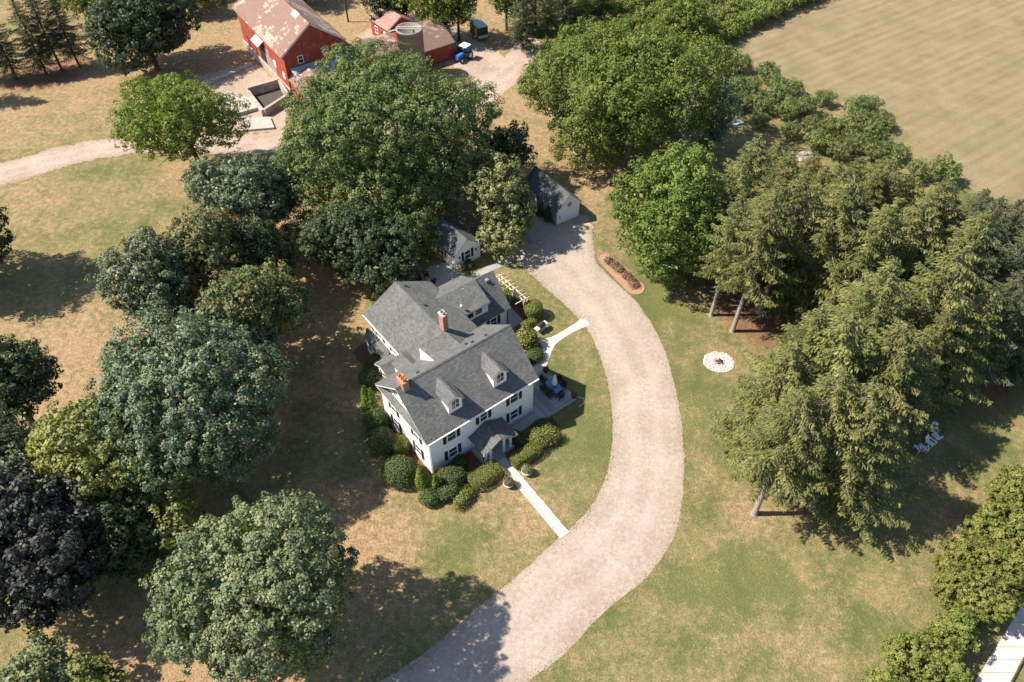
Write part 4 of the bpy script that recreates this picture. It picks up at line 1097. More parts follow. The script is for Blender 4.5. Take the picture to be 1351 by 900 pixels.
# roofless stone foundation by the barn
st = empty('stone_foundation', (0, 0), 0, 'roofless walled stone pit against the barn base', 'ruin')
cs = [np.array(p) for p in ((-41.92, 112.99), (-37.88, 115.63), (-35.73, 111.58), (-38.37, 107.26))]
for i in range(4):
    a, b = cs[i], cs[(i + 1) % 4]; d = (b - a) / np.hypot(*(b - a)); nn = np.array((d[1], -d[0]))
    w = MB(); w.slab([(*(a - d * .2), 1.5 - .12 * i), (*(b + d * .2), 1.5 - .12 * i), (*(b + d * .2 + nn * -.45), 1.5 - .12 * i), (*(a - d * .2 + nn * -.45), 1.5 - .12 * i)], 1.6); w.build('wall', M['stone'], st)
sheet('pit_floor', [tuple(c) for c in cs], .02, M['pitsoil'], kind=None, parent=st)
tagset(sheet('loading_slab', [(-42.73, 106.88), (-39.42, 108.89), (-41.48, 111.64), (-45.74, 113.75), (-46.00, 110.94)], .55, M['conc'], None, edge=.6), 'raised concrete slab in front of the stone foundation', 'slab')
tagset(sheet('loading_slab', [(-40.91, 102.49), (-36.05, 103.33), (-37.38, 106.34), (-42.25, 106.12)], .35, M['conc'], None, edge=.4), 'lower concrete step between the raised slab and the lane', 'slab')
tagset(sheet('stone_kerb', [(-51.43, 116.31), (-44.53, 123.94), (-43.96, 123.15), (-50.49, 115.58)], .22, M['stone'], None, edge=.25), 'line of old kerb stones leading up to the barn', 'kerb')
# utility pole
up_ = empty('utility_pole', (-30.12, 139.52), 0, 'dark timber utility pole on dry grass behind the barn', 'pole')
MB().tube([(0, 0, -.2), (0, 0, 9)], [.17, .12], 10).build('shaft', M['polewood'], up_); MB().box(-1.0, 1.0, -.06, .06, 8.3, 8.44).build('crossarm', M['polewood'], up_)
for x in (-.85, 0, .85): MB().lathe([(0, 8.44), (.06, 8.44), (.06, 8.58), (0, 8.62)], (x, 0), 8).build('insulator', M['whitepaint'], up_)
# tractor
def wheel(parent, x, y, r, w):
    t = MB(); t.v = []
    prof = [(r * .62, -w), (r * .92, -w), (r, -w * .6), (r, w * .6), (r * .92, w), (r * .62, w)]
    m = MB(); m.lathe(prof, (0, 0), 20); m.v = [(x + vz, y + vx, r + vy) for vx, vy, vz in m.v]; o = m.build('tyre', M['rubber'], parent)
    m = MB(); m.lathe([(0, -w * .5), (r * .62, -w * .7), (r * .62, w * .7), (0, w * .5)], (0, 0), 20); m.v = [(x + vz, y + vx, r + vy) for vx, vy, vz in m.v]; m.build('rim', M['whitepaint'], o)
tc = empty('tractor', (-8.13, 125.40), R(-35), 'blue farm tractor with white canopy parked against the red shed', 'tractor')
MB().box(-.32, .32, -2.0, -.5, .75, 1.35).build('hood', M['bluepaint'], tc); MB().box(-.25, .25, -.6, .9, .55, .95).build('chassis', M['darkmetal'], tc); MB().box(-.3, .3, .25, .75, .95, 1.25).build('seat', M['rubber'], tc)
m = MB(); m.slab([(-.75, -.5, 2.45), (.75, -.5, 2.45), (.75, 1.0, 2.45), (-.75, 1.0, 2.45)], .12); m.build('canopy', M['whitepaint'], tc)
for x in (-.65, .65):
    for y in (-.4, .9): MB().tube([(x, y, .9), (x, y, 2.35)], .04, 6).build('canopy_post', M['darkmetal'], tc)
    wheel(tc, x * 1.15, .55, .72, .22); wheel(tc, x * .95, -1.5, .45, .14)
    MB().box(x - .22, x + .22, .0, 1.1, 1.46, 1.52).build('fender', M['bluepaint'], tc)
t2 = empty('ride_on_mower', (-9.39, 127.30), R(-40), 'orange ride-on mower tucked between the tractor and red shed', 'mower')
m = MB(); m.prism([(-1.0, .45), (-.2, .45), (-.2, 1.05), (-.8, 1.0), (-1.0, .8)], lambda a, z: (-.35, a, z), lambda a, z: (.35, a, z)); m.build('hood', M['redpaint'], t2)
MB().box(-.4, .4, -.2, .9, .4, .62).build('chassis', M['darkmetal'], t2); m = MB(); m.box(-.28, .28, .3, .75, .62, .8); m.slab([(-.28, .75, .8), (.28, .75, .8), (.28, .85, 1.25), (-.28, .85, 1.25)], .1); m.build('seat', M['rubber'], t2)
for x in (-.45, .45): wheel(t2, x, .6, .38, .13); wheel(t2, x, -.7, .28, .1)
# small caravan / utility trailer under the trees
tl = empty('box_trailer', (-5.89, 133.51), R(-62), 'dark box trailer with pale roof and open window under the trees', 'trailer')
m = MB(); m.prism([(-1.7, .5), (1.7, .5), (1.7, 2.3), (1.4, 2.45), (-1.4, 2.45), (-1.7, 2.3)], lambda a, z: (a, -.95, z), lambda a, z: (a, .95, z)); m.build('body', M['darkmetal'], tl)
MB().slab([(-1.75, -1.0, 2.52), (1.75, -1.0, 2.52), (1.75, 1.0, 2.52), (-1.75, 1.0, 2.52)], .07).build('roof', M['galv'], tl)
MB().box(1.70, 1.74, -.75, .75, 1.15, 2.2).build('window', M['glass'], tl); MB().box(1.70, 1.76, -.9, .9, .55, 1.05).build('panel', M['pergola'], tl); MB().box(.4, 1.2, -1.0, -.95, .6, 2.2).build('door', M['pergola'], tl)
for y in (-.95, .95): wheel(tl, -.0, y, .35, .1)
MB().tube([(-1.7, 0, .55), (-2.8, 0, .5)], .05, 6).build('drawbar', M['darkmetal'], tl)

# ------------------------------------------------------------------ lawn features
fp = empty('fire_pit', (22.82, 56.21), 0, 'fire pit ringed by a bed of white stones on the lawn', 'fire pit')
rg_ = random.Random(4); 
base_ = bpy.data.meshes.new('stone'); 
import bmesh
def rock_mesh(seed, k=1):
    bm = bmesh.new(); bmesh.ops.create_icosphere(bm, subdivisions=k, radius=1); r = random.Random(seed)
    for v in bm.verts: v.co *= r.uniform(.75, 1.15)
    me = bpy.data.meshes.new('stone'); bm.to_mesh(me); bm.free(); return me
bpy.data.meshes.remove(base_)
rocks = [rock_mesh(i) for i in range(5)]
for r_ in rocks: r_.materials.append(M['rock'])
n = 0
while n < 280:
    x, y = rg_.uniform(-1.75, 1.75), rg_.uniform(-1.55, 1.55); q = math.hypot(x / 1.7, y / 1.5)
    if q > 1 or q < .30: continue
    s = rg_.uniform(.06, .14); o = link('stone', rocks[n % 5], fp); o.location = (x, y, s * .35); o.scale = (s, s * rg_.uniform(.8, 1.2), s * .6); o.rotation_euler = (0, 0, rg_.uniform(0, 6)); n += 1
sheet('ash_bed', [(1.7 * math.cos(t), 1.5 * math.sin(t)) for t in np.linspace(0, 6.28, 30)], .012, M['ash'], None, parent=fp)
sheet('hearth', [(.62 * math.cos(t), .55 * math.sin(t)) for t in np.linspace(0, 6.28, 20)], .03, M['bedsoil'], None, parent=fp)
for i in range(5):
    w = i * 1.26 + .3; m = MB(); m.tube([(.45 * math.cos(w) + .1, .45 * math.sin(w), .06), (.1, .05, .42)], .06, 7); m.build('log', M['char'], fp)
# long flower bed between drive and tree
bed = [(10.86, 74.03), (11.76, 74.61), (12.65, 73.74), (13.84, 72.30), (14.89, 70.62), (15.82, 68.98), (15.97, 67.90), (15.43, 67.11), (14.43, 67.11), (13.62, 68.17), (12.36, 70.48), (11.22, 72.59)]
fb = sheet('flower_bed', catmull(bed, 4, True), .02, M['bedsoil'])
ed = MB(); pb = catmull(bed, 4, True); ed.tube([(p[0], p[1], .04) for p in pb] + [(pb[0][0], pb[0][1], .03)], .06, 6); ed.build('bed_edging', M['edging'], fb)
for i, (x, y) in enumerate(((12.10, 72.87), (12.78, 72.02), (13.28, 71.32), (14.09, 70.07), (14.56, 69.25), (14.77, 68.57))):
    shrub('flowering_plant', 'dusty pink flowering clump in the long mulched bed', (x, y), .62, .62, .6, 'loose', 'pinkflower' if i % 2 else 'weeds', 300 + i, .12, group='flower clumps in the long bed', cat='plant')
for i, (x, y) in enumerate(((11.66, 73.37), (13.62, 70.48), (14.91, 68.24))):
    o = link('bed_stone', rocks[i], None); o.location = (x, y, .1); o.scale = (.28, .22, .16); tagset(o, 'small white stone set among the flowering clumps', 'stone', 'white stones in the flower bed')
# white garden chairs under the spruces
def adirondack(label, xy, rz):
    t = empty('garden_chair', xy, rz, label, 'chair', 'white wooden chairs under the spruces')
    for i in range(5):
        m = MB(); x = -.24 + i * .12; m.slab([(x - .05, .30, .30), (x + .05, .30, .30), (x + .05, .62, 1.0 - abs(i - 2) * .05), (x - .05, .62, 1.0 - abs(i - 2) * .05)], .025); m.build('back_slat', M['adiron'], t)
    for i in range(5): m = MB(); y = -.32 + i * .13; m.box(-.28, .28, y, y + .11, .36 - i * .02, .385 - i * .02); m.build('seat_slat', M['adiron'], t)
    for s in (-1, 1):
        MB().box(s * .36 - .07, s * .36 + .07, -.42, .42, .55, .58).build('armrest', M['adiron'], t)
        MB().box(s * .32 - .02, s * .32 + .02, -.38, -.30, 0, .55).build('leg', M['adiron'], t); MB().box(s * .32 - .02, s * .32 + .02, .30, .38, 0, .55).build('leg', M['adiron'], t)
for p, rz in (((40.64, 44.50), R(200)), ((41.09, 44.50), R(160)), ((42.01, 45.14), R(35)), ((42.90, 45.89), R(120)), ((42.83, 46.74), R(-30))):
    adirondack('white slatted garden chair in the shade of the spruces', p, rz)
for i, (p, s) in enumerate((((42.57, 96.58), 1.0), ((42.72, 95.42), .8), ((41.74, 95.03), .9), ((43.51, 96.77), .7), ((63.43, 73.74), 1.2), ((62.09, 72.87), .9), ((64.35, 74.32), 1.0), ((41.49, 95.80), .6), ((43.49, 95.03), .75))):
    o = link('boulder', rock_mesh(50 + i, 2), None, M['greyrock']); s *= .6; o.location = (*p, s * .3); o.scale = (s, s * .8, s * .55); o.rotation_euler = (0, 0, i)
    tagset(o, 'pale grey boulder in the gap between spruces and orchard' if i not in (4, 5, 6) else 'pale grey boulder among the spruces by the hay field', 'boulder', 'grey boulders among the trees' if i not in (4, 5, 6) else 'grey boulders by the field')
tr_ = empty('blue_tarp', (34.50, 104.97), .4, 'small blue tarp on the bare ground under the fruit trees', 'tarp')
m = MB(); m.slab([(-.9, -.6, .25), (.9, -.6, .3), (.9, .6, .25), (-.9, .6, .2)], .2); m.build('sheet', M['galv'], tr_)

# ------------------------------------------------------------------ clipped and loose shrubs round the house
SH = [
 ('shrub', 'big rounded dark shrub by the sunny gable, next to the brown-topped dome', (-10.81, 41.21), 1.75, 1.6, 2.5, 'round', 'box', .15),
 ('shrub', 'clipped dome shrub with a browned top against the sunny gable wall', (-11.09, 44.42), .95, .95, 1.7, 'drum', 'hedgebrown', .11),
 ('shrub', 'wide dark green shrub below the twin arborvitae', (-12.99, 44.82), 1.6, 1.5, 2.3, 'round', 'box', .15),
 ('shrub', 'shaded dark shrub behind the twin arborvitae', (-13.77, 47.43), 1.4, 1.3, 2.0, 'round', 'box', .15),
 ('shrub', 'small light green shrub tucked at the gable corner downpipe', (-13.18, 48.61), .75, .7, 1.2, 'loose', 'hedge', .13),
 ('arborvitae', 'taller spire of the twin bright arborvitae by the gable', (-15.01, 49.49), .62, .62, 4.0, 'cone', 'arbor', .13),
 ('arborvitae', 'shorter spire of the twin bright arborvitae by the gable', (-14.39, 49.37), .60, .60, 3.7, 'cone', 'arbor', .13),
 ('arborvitae', 'bright arborvitae spire at the front corner of the white house', (-8.57, 40.12), .72, .72, 3.7, 'cone', 'arbor', .13),
 ('arborvitae', 'smaller shaded arborvitae beside the front corner spire', (-7.30, 39.93), .52, .52, 2.5, 'cone', 'arbor', .13),
 ('shrub', 'low rounded shrub at the tip of the corner bed', (-7.83, 38.65), .95, .9, 1.3, 'round', 'box', .12),
 ('shrub', 'broad shrub half in house shadow under the front window', (-5.80, 40.95), 1.45, 1.15, 1.7, 'round', 'box', .14),
 ('shrub', 'dark spreading shrub in the shade behind the low light hedge', (-6.02, 39.45), 1.5, .9, 1.2, 'round', 'box', .14),
 ('shrub', 'low light green mounded hedge at the lawn edge of the corner bed', (-4.55, 38.74), 1.35, .75, 1.0, 'loose', 'hedge', .12),
 ('shrub', 'dark shrub against the front wall beside the porch railing', (-5.08, 42.54), 1.0, .7, 1.1, 'round', 'box', .14),
 ('clipped_hedge', 'flat-topped box hedge on the planter side of the front walk', (-2.60, 41.17), 1.7, 1.0, 1.25, 'box', 'hedge', .09),
 ('clipped_hedge', 'flat-topped box hedge on the deck side of the front walk', (1.38, 43.54), 1.75, .75, 1.25, 'box', 'hedge', .09),
 ('shrub', 'shaded hedge between the porch and the deck strip', (0.87, 45.37), 1.5, .7, 1.1, 'round', 'box', .13),
 ('shrub', 'yellow-green tufted shrub at the end of the front hedge', (2.78, 45.48), 1.05, 1.0, 1.6, 'loose', 'hedge', .13),
 ('shrub', 'bright tufted shrub bulging over the lawn below the deck', (3.69, 45.67), .95, .95, 1.5, 'loose', 'hedge', .13),
 ('shrub', 'dark rounded shrub in the shadow below the deck edge', (3.20, 47.06), 1.35, .8, 1.3, 'round', 'box', .13),
 ('shrub', 'leafy light green shrub inside the curve of the side walk', (1.65, 58.71), 1.35, 1.3, 2.2, 'loose', 'hedge', .20),
 ('shrub', 'low dark shrub under the leafy shrub by the side walk', (2.55, 56.77), 1.1, .9, 1.1, 'round', 'box', .14),
 ('topiary', 'large clipped drum topiary between pergola and grill', (2.41, 63.39), 1.15, 1.15, 2.0, 'drum', 'hedgebrown', .11),
 ('topiary', 'small clipped ball at the end of the pergola', (1.56, 64.68), .55, .55, 1.1, 'drum', 'hedge', .10),
 ('clipped_hedge', 'low clipped hedge running from the drum topiary to the ell', (1.70, 61.53), 1.3, .5, .9, 'box', 'hedge', .10),
 ('shrub', 'lime-coloured shrub under the pergola, nearest the ell wall corner', (-0.77, 67.51), .75, .7, 1.0, 'round', 'lime', .12),
 ('shrub', 'lime-coloured rounded shrub under the middle of the pergola', (-0.05, 66.19), .75, .7, 1.0, 'round', 'lime', .12),
 ('shrub', 'low lime ground shrub at the open end of the pergola', (0.76, 65.65), .85, .5, .8, 'loose', 'hedge', .12),
 ('arborvitae', 'slim arborvitae at the far corner of the wing', (-15.91, 58.66), .45, .45, 2.8, 'cone', 'arbor', .12),
 ('shrub', 'dark shrub at the foot of the wing bay', (-14.76, 55.51), 1.3, 1.1, 1.7, 'round', 'box', .15),
 ('shrub', 'dark shrub beside the gabled side entry', (-15.08, 53.45), 1.4, 1.2, 1.7, 'round', 'box', .15),
 ('shrub', 'small shrub below the gabled side entry wall', (-13.98, 52.75), .8, .7, 1.2, 'loose', 'box', .14),
 ('shrub', 'flowering light shrub at the cottage door wall', (-8.90, 73.88), .9, .6, 1.1, 'loose', 'lime', .14),
 ('shrub', 'low dark shrub under the cottage shutter window', (-5.41, 72.13), .9, .5, .9, 'round', 'box', .13),
 ('shrub', 'whitish flowering shrub at the cottage front corner', (-6.41, 71.29), .6, .5, .8, 'loose', 'creamflower', .13),
 ('garage_conifer', 'dark conical shrub between the two grey garage doors', (3.76, 82.21), .5, .5, 2.2, 'cone', 'shade', .14),
 ('garage_conifer', 'dark conical shrub at the drive end of the garage doors', (4.73, 81.08), .55, .55, 2.2, 'cone', 'shade', .14),
]
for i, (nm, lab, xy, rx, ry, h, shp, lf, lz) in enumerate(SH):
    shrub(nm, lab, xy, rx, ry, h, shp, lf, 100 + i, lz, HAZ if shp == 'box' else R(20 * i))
for i, p in enumerate(((-11.32, 69.25), (-10.46, 70.07), (-10.77, 68.04), (-9.63, 68.84), (-11.65, 67.64))):
    wicker_chair('dark wicker armchair on the paved patio by the cottage', *[round(v, 2) for v in (((p[0] - HO[0]) * cu + (p[1] - HO[1]) * su), (-(p[0] - HO[0]) * su + (p[1] - HO[1]) * cu))], R(70 * i), 'wicker chairs on the cottage patio', .03)

# ------------------------------------------------------------------ broadleaf trees
broadleaf('oak_tree', 'huge spreading oak towering behind the house, next to the barn', (-15.80, 85.10), 10.4, (14.0, 13.0, 9.8), 'oak', 11, 32, .82, .26, 54, .08, 1.0,
          extra=[(-8, -9, 4.6, 4.2, 4, 3.6), (-3, -11.5, 4.6, 4.4, 3.6, 3.6), (2.5, -11.5, 4.4, 3.6, 3, 3.4), (-11.5, -4, 6.0, 3.6, 4, 3.5)], lob=(.64, .34), zmin=-.7)
broadleaf('walnut_tree', 'huge bright green walnut tree behind the garage', (15.38, 98.35), 9.6, (14.2, 12.2, 8.4), 'walnut', 12, 30, .90, .34, 46, .12, .8, lob=(.68, .31), zmin=-.75, aspect=.5, flat=1.1)
broadleaf('maple_tree', 'bright green rounded tree beside the long flower bed and spruces', (18.17, 71.51), 8.2, (7.1, 6.6, 7.9), 'walnut', 13, 20, .72, .30, 42, .05, .4, lob=(.60, .38), zmin=-.8, aspect=.55)
broadleaf('maple_tree', 'small pale maple between the cottage and the garage', (-1.83, 78.72), 6.6, (4.3, 4.1, 4.6), 'pale', 14, 12, .62, .30, 34, .05, .22, extra=[(.6, -4.6, 3.2, 2.5, 2.1, 2.2), (2.3, -1.8, 3.4, 2.2, 2, 2)])
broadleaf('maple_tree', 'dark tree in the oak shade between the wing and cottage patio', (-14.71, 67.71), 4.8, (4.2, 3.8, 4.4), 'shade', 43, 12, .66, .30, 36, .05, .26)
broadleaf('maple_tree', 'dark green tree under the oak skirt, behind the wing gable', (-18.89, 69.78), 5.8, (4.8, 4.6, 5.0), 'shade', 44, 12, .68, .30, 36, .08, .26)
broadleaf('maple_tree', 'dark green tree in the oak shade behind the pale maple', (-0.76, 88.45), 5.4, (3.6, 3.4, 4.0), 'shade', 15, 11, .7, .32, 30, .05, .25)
broadleaf('locust_tree', 'airy yellow-green tree with dark limbs beside the farm lane', (-43.06, 90.57), 8.4, (7.5, 7.2, 6.6), 'locust', 16, 26, .66, .27, 32, .20, .38, lean=(-1.4, 1.0), lob=(.66, .30), zmin=-.45, aspect=.5, forks=9)
broadleaf('maple_tree', 'blue-green small maple standing between oak and turning tree', (-31.52, 75.25), 7.8, (5.6, 5.2, 5.8), 'maple', 17, 13, .62, .30, 36, .04, .28)
broadleaf('maple_tree', 'slim blue-green maple on the lawn side of the turning tree', (-37.20, 59.65), 7.6, (4.4, 4.2, 6.4), 'maple', 18, 13, .60, .29, 36, .04, .25)
broadleaf('maple_tree', 'maple with orange turning leaves in the middle of the grove', (-33.06, 63.32), 8.2, (4.6, 4.4, 6.2), 'turning', 19, 12, .62, .30, 32, .08, .26)
broadleaf('maple_tree', 'olive tree with a few orange leaves on the house side of the grove', (-26.31, 55.74), 8.3, (5.6, 5.2, 6.4), 'turning', 20, 13, .65, .30, 34, .06, .28)
broadleaf('maple_tree', 'massive blue-green maple, largest of the grove facing the gable', (-28.94, 43.07), 9.5, (9.0, 8.4, 6.9), 'maple', 21, 24, .64, .25, 52, .04, .5, lob=(.62, .38))
broadleaf('maple_tree', 'yellow-green tree wedged between massive maple and purple tree', (-35.38, 37.52), 7.8, (6.2, 5.8, 5.2), 'yellow', 22, 16, .65, .31, 34, .10, .32, extra=[(5.5, -3.5, 5.2, 2.8, 2.6, 2.4)])
broadleaf('purple_tree', 'dark purple-leaved tree at the lawn corner below the yellow-green tree', (-38.57, 30.11), 7.8, (6.6, 6.0, 5.6), 'purple', 23, 17, .66, .33, 38, .04, .34)
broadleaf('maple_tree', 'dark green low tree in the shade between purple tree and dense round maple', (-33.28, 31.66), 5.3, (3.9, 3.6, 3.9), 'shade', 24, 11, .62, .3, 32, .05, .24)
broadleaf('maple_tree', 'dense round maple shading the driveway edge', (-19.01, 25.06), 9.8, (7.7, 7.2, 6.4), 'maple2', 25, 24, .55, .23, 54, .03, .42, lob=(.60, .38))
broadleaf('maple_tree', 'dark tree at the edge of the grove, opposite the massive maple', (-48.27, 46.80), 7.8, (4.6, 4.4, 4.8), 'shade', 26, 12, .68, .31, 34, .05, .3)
broadleaf('maple_tree', 'dark blue-green tree behind the purple tree', (-44.77, 38.46), 7.5, (4.2, 4.0, 4.6), 'maple', 27, 12, .68, .31, 32, .05, .28)
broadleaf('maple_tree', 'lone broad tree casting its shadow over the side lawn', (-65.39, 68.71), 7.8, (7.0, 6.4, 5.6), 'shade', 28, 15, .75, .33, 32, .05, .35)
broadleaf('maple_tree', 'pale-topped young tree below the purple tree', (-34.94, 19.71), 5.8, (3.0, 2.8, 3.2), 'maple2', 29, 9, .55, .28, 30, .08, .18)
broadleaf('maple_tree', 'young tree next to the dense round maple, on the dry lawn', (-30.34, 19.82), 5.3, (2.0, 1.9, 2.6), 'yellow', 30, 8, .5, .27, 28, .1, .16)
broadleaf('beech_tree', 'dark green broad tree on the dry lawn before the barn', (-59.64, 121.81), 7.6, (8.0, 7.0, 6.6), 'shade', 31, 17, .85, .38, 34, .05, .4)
broadleaf('locust_tree', 'airy green tree behind the red shed and silo', (-13.46, 131.91), 6, (4.8, 4.2, 4.6), 'locust', 32, 13, .8, .36, 26, .18, .26, aspect=.5)
broadleaf('locust_tree', 'tall airy tree beside the box trailer', (-9.38, 132.00), 7, (3.8, 3.6, 5.4), 'walnut', 33, 13, .8, .36, 26, .16, .26, aspect=.5)
broadleaf('maple_tree', 'dark tree behind the small red shed', (-21.36, 137.87), 5, (5.4, 4.6, 4.2), 'shade', 34, 12, .8, .36, 28, .06, .3)
broadleaf('maple_tree', 'dark bushy tree at the end of the barn ridge', (-39.25, 146.78), 4, (5.0, 4.0, 3.4), 'shade', 35, 12, .8, .36, 28, .06, .3)
broadleaf('locust_tree', 'sunny tree between the tall airy tree and spruces', (-1.00, 136.15), 6, (3.8, 3.4, 4.6), 'walnut', 36, 12, .8, .36, 26, .12, .26, aspect=.5)
broadleaf('maple_tree', 'light green tree behind the top lawn spruces', (-77.60, 139.77), 5, (5.5, 4.5, 4.2), 'vine', 37, 12, .8, .36, 26, .08, .25)
broadleaf('maple_tree', 'light green tree on the far side of the dark broad tree', (-59.04, 142.79), 4, (5.0, 4.0, 3.6), 'vine', 38, 11, .8, .36, 26, .08, .22)
broadleaf('pine_tree', 'soft blue-green pine between walnut and spruces', (28.45, 96.42), 6.6, (2.7, 2.7, 6.2), 'pine', 39, 13, .6, .30, 26, .14, .22, lob=(.66, .34), zmin=-.8, aspect=.4, bark='barkgrey')
broadleaf('cedar_tree', 'rust-brown dying cedar inside the grove', (-34.25, 59.82), 6.0, (1.7, 1.7, 3.6), 'dead', 40, 9, .5, .3, 26, .12, .18, aspect=.3, bark='barkgrey')
broadleaf('maple_tree', 'bushy green tree at the far end of the orchard rows', (29.72, 130.05), 4.6, (4.6, 4, 3.8), 'walnut', 41, 10, .75, .36, 26, .1, .22, aspect=.55)

broadleaf('maple_tree', 'blue-green tree filling the belt between massive maple and olive tree', (-28.08, 51.47), 7.6, (4.6, 4.4, 5.4), 'maple', 46, 12, .66, .29, 38, .05, .28)
broadleaf('maple_tree', 'dark tree between the blue-green small maple and olive tree', (-29.63, 66.25), 6.2, (3.8, 3.6, 5.0), 'shade', 47, 11, .64, .29, 34, .06, .24)

# hedge trees along the garden path
HT_ = [((46.86, 38.27), 2.5, 2.6), ((43.43, 34.68), 2.3, 2.4), ((44.99, 33.34), 2.6, 2.6), ((39.45, 31.18), 2.5, 2.4), ((41.75, 30.39), 2.6, 2.8), ((37.53, 29.08), 1.8, 2.2), ((39.13, 27.60), 2.2, 2.4), ((35.60, 25.03), 1.9, 2.1), ((31.78, 22.92), 2.2, 2.2), ((33.98, 21.92), 2.0, 2.1), ((29.16, 21.13), 1.2, 1.9)]
for i, (p, r, h) in enumerate(HT_):
    broadleaf('hornbeam', 'bushy bright green tree in the screen along the garden path', p, h + .1, (r, r * .95, h), 'hedge', 400 + i, 12, .34, .21, 40, .05, .12, group='screen trees along the garden path', lob=(.62, .36), zmin=-.85, aspect=.55)

# ------------------------------------------------------------------ conifers
conifer_kind('a', 1, 18, 4.6, 4.6)
conifer_kind('b', 2, 18, 5.0, 3.2, droop=.30)
conifer_kind('c', 3, 18, 4.2, 5.4, droop=.26, sparse=.12)
conifer_kind('d', 4, 18, 5.2, 2.2, droop=.2)
conifer_kind('tall', 6, 19, 4.6, 7.6, droop=.28)
conifer_kind('thin', 5, 12, 2.6, 1.4, sparse=.30, dens=.9)
SP = [  # base, height, kind, width, colour
 ((23.26, 63.52), 17.0, 'tall', .8, 'spruce'), ((25.24, 60.95), 19.0, 'tall', .85, 'spruce'), ((29.01, 63.90), 19.5, 'tall', .9, 'spruce'), ((27.88, 65.29), 18.0, 'tall', .8, 'spruce'),
 ((25.51, 72.02), 16.5, 'c', .9, 'spruce'), ((33.39, 63.27), 20.0, 'b', 1.1, 'spruce'), ((30.66, 72.30), 16.5, 'b', .95, 'spruce'), ((43.93, 74.90), 14.5, 'd', .9, 'spruce'),
 ((47.24, 68.84), 15.5, 'b', 1.0, 'spruce'), ((33.55, 50.88), 19.5, 'd', 1.05, 'spruce'), ((39.34, 52.43), 20.0, 'b', 1.05, 'spruce'), ((36.72, 60.35), 18.5, 'a', 1.05, 'spruce'),
 ((41.69, 62.41), 18.0, 'd', 1.0, 'spruce'), ((46.54, 60.00), 17.5, 'a', 1.05, 'spruce'), ((22.71, 37.30), 18.0, 'tall', .9, 'spruce'), ((25.64, 39.18), 19.0, 'tall', 1.0, 'spruce'),
 ((28.40, 38.11), 18.5, 'c', 1.05, 'spruce'), ((28.47, 44.68), 19.0, 'd', 1.05, 'spruce'), ((33.02, 44.13), 18.5, 'b', 1.05, 'spruce'), ((26.13, 47.12), 17.5, 'b', .95, 'spruce'),
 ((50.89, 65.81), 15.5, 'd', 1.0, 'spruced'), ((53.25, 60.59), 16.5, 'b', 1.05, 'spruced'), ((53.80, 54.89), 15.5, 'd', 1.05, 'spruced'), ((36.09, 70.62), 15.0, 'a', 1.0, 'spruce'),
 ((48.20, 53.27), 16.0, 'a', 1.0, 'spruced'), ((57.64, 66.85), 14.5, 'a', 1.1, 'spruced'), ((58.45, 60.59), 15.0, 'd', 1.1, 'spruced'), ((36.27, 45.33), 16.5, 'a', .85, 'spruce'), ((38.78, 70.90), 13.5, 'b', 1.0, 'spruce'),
 ((32.76, 77.58), 13, 'b', 1.1, 'spruce'), ((35.99, 74.22), 13, 'd', 1.1, 'spruce'), ((41.72, 73.78), 13, 'b', 1.15, 'spruce'), ((47.07, 74.95), 12.5, 'd', 1.15, 'spruce'), ((49.76, 71.88), 13, 'b', 1.15, 'spruced'), ((52.69, 70.18), 13, 'a', 1.2, 'spruced'), ((55.30, 68.53), 13, 'd', 1.2, 'spruced'), ((41.26, 67.19), 14, 'a', 1.2, 'spruce'), ((43.46, 62.29), 15, 'b', 1.15, 'spruce'), ((47.07, 59.88), 15, 'd', 1.15, 'spruced'),
 ((28.96, 79.53), 14, 'b', 1.1, 'spruce'), ((33.40, 82.94), 11, 'd', 1.2, 'spruce'), ((37.78, 82.15), 10, 'b', 1.2, 'spruce'), ((39.47, 78.07), 11, 'd', 1.2, 'spruce'), ((43.62, 82.66), 9, 'b', 1.2, 'spruce'), ((46.64, 82.33), 9, 'd', 1.3, 'spruce'), ((26.90, 67.43), 15, 'a', 1.15, 'spruce'), ((24.03, 70.19), 14, 'b', .9, 'spruce'),
 ((23.49, 43.41), 17.0, 'd', .95, 'spruce'), ((30.79, 37.46), 15.0, 'd', 1.0, 'spruce'), ((39.13, 48.87), 15.5, 'b', .8, 'spruce'), ((44.35, 51.70), 15.5, 'd', 1.0, 'spruce')]
rr = random.Random(77)
for i, (p, h, k, w, c) in enumerate(SP):
    if c == 'spruce': lab, gp = 'tall olive-green spruce in the big stand beside the lawn', 'olive spruces in the stand'
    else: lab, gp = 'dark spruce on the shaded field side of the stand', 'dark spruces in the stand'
    if i in (10, 16, 18, 27, 48, 49): lab, gp = 'broad olive spruce leaning over the white garden chairs', 'olive spruces over the garden chairs'
    elif i in (9, 17, 19, 47): lab, gp = 'tall olive spruce on the fire pit side of the stand', 'olive spruces by the fire pit'
    elif i in (1, 2, 3): lab, gp = 'bare-stemmed spruce behind the fire pit, rising from red needle litter', 'bare-stemmed spruces behind the fire pit'
    elif c == 'spruce' and i >= 29 and h < 12: lab, gp = 'short olive spruce where the stand meets the fruit trees', 'short spruces at the orchard edge'
    elif c == 'spruce' and i >= 29: lab, gp = 'medium olive spruce at the hay field edge of the stand', 'medium spruces at the field edge'
    elif c == 'spruce': lab, gp = 'tall olive-green spruce deep inside the big stand', 'olive spruces inside the stand'
    if i == 15: lab, gp = 'spruce standing just behind the long bare trunk on the dry patch', None
    if i == 0: lab, gp = 'spruce with bare leaning trunk, first beside the bright rounded tree', None
    if i == 14: lab, gp = 'spruce with long bare trunk rising from the dry patch of lawn', None
    conifer('spruce_tree', lab, p, k, h, c, rr.uniform(0, 6.28), w * 1.2, 'barkgrey', gp, (rr.uniform(-.03, .03), rr.uniform(-.03, .03)))
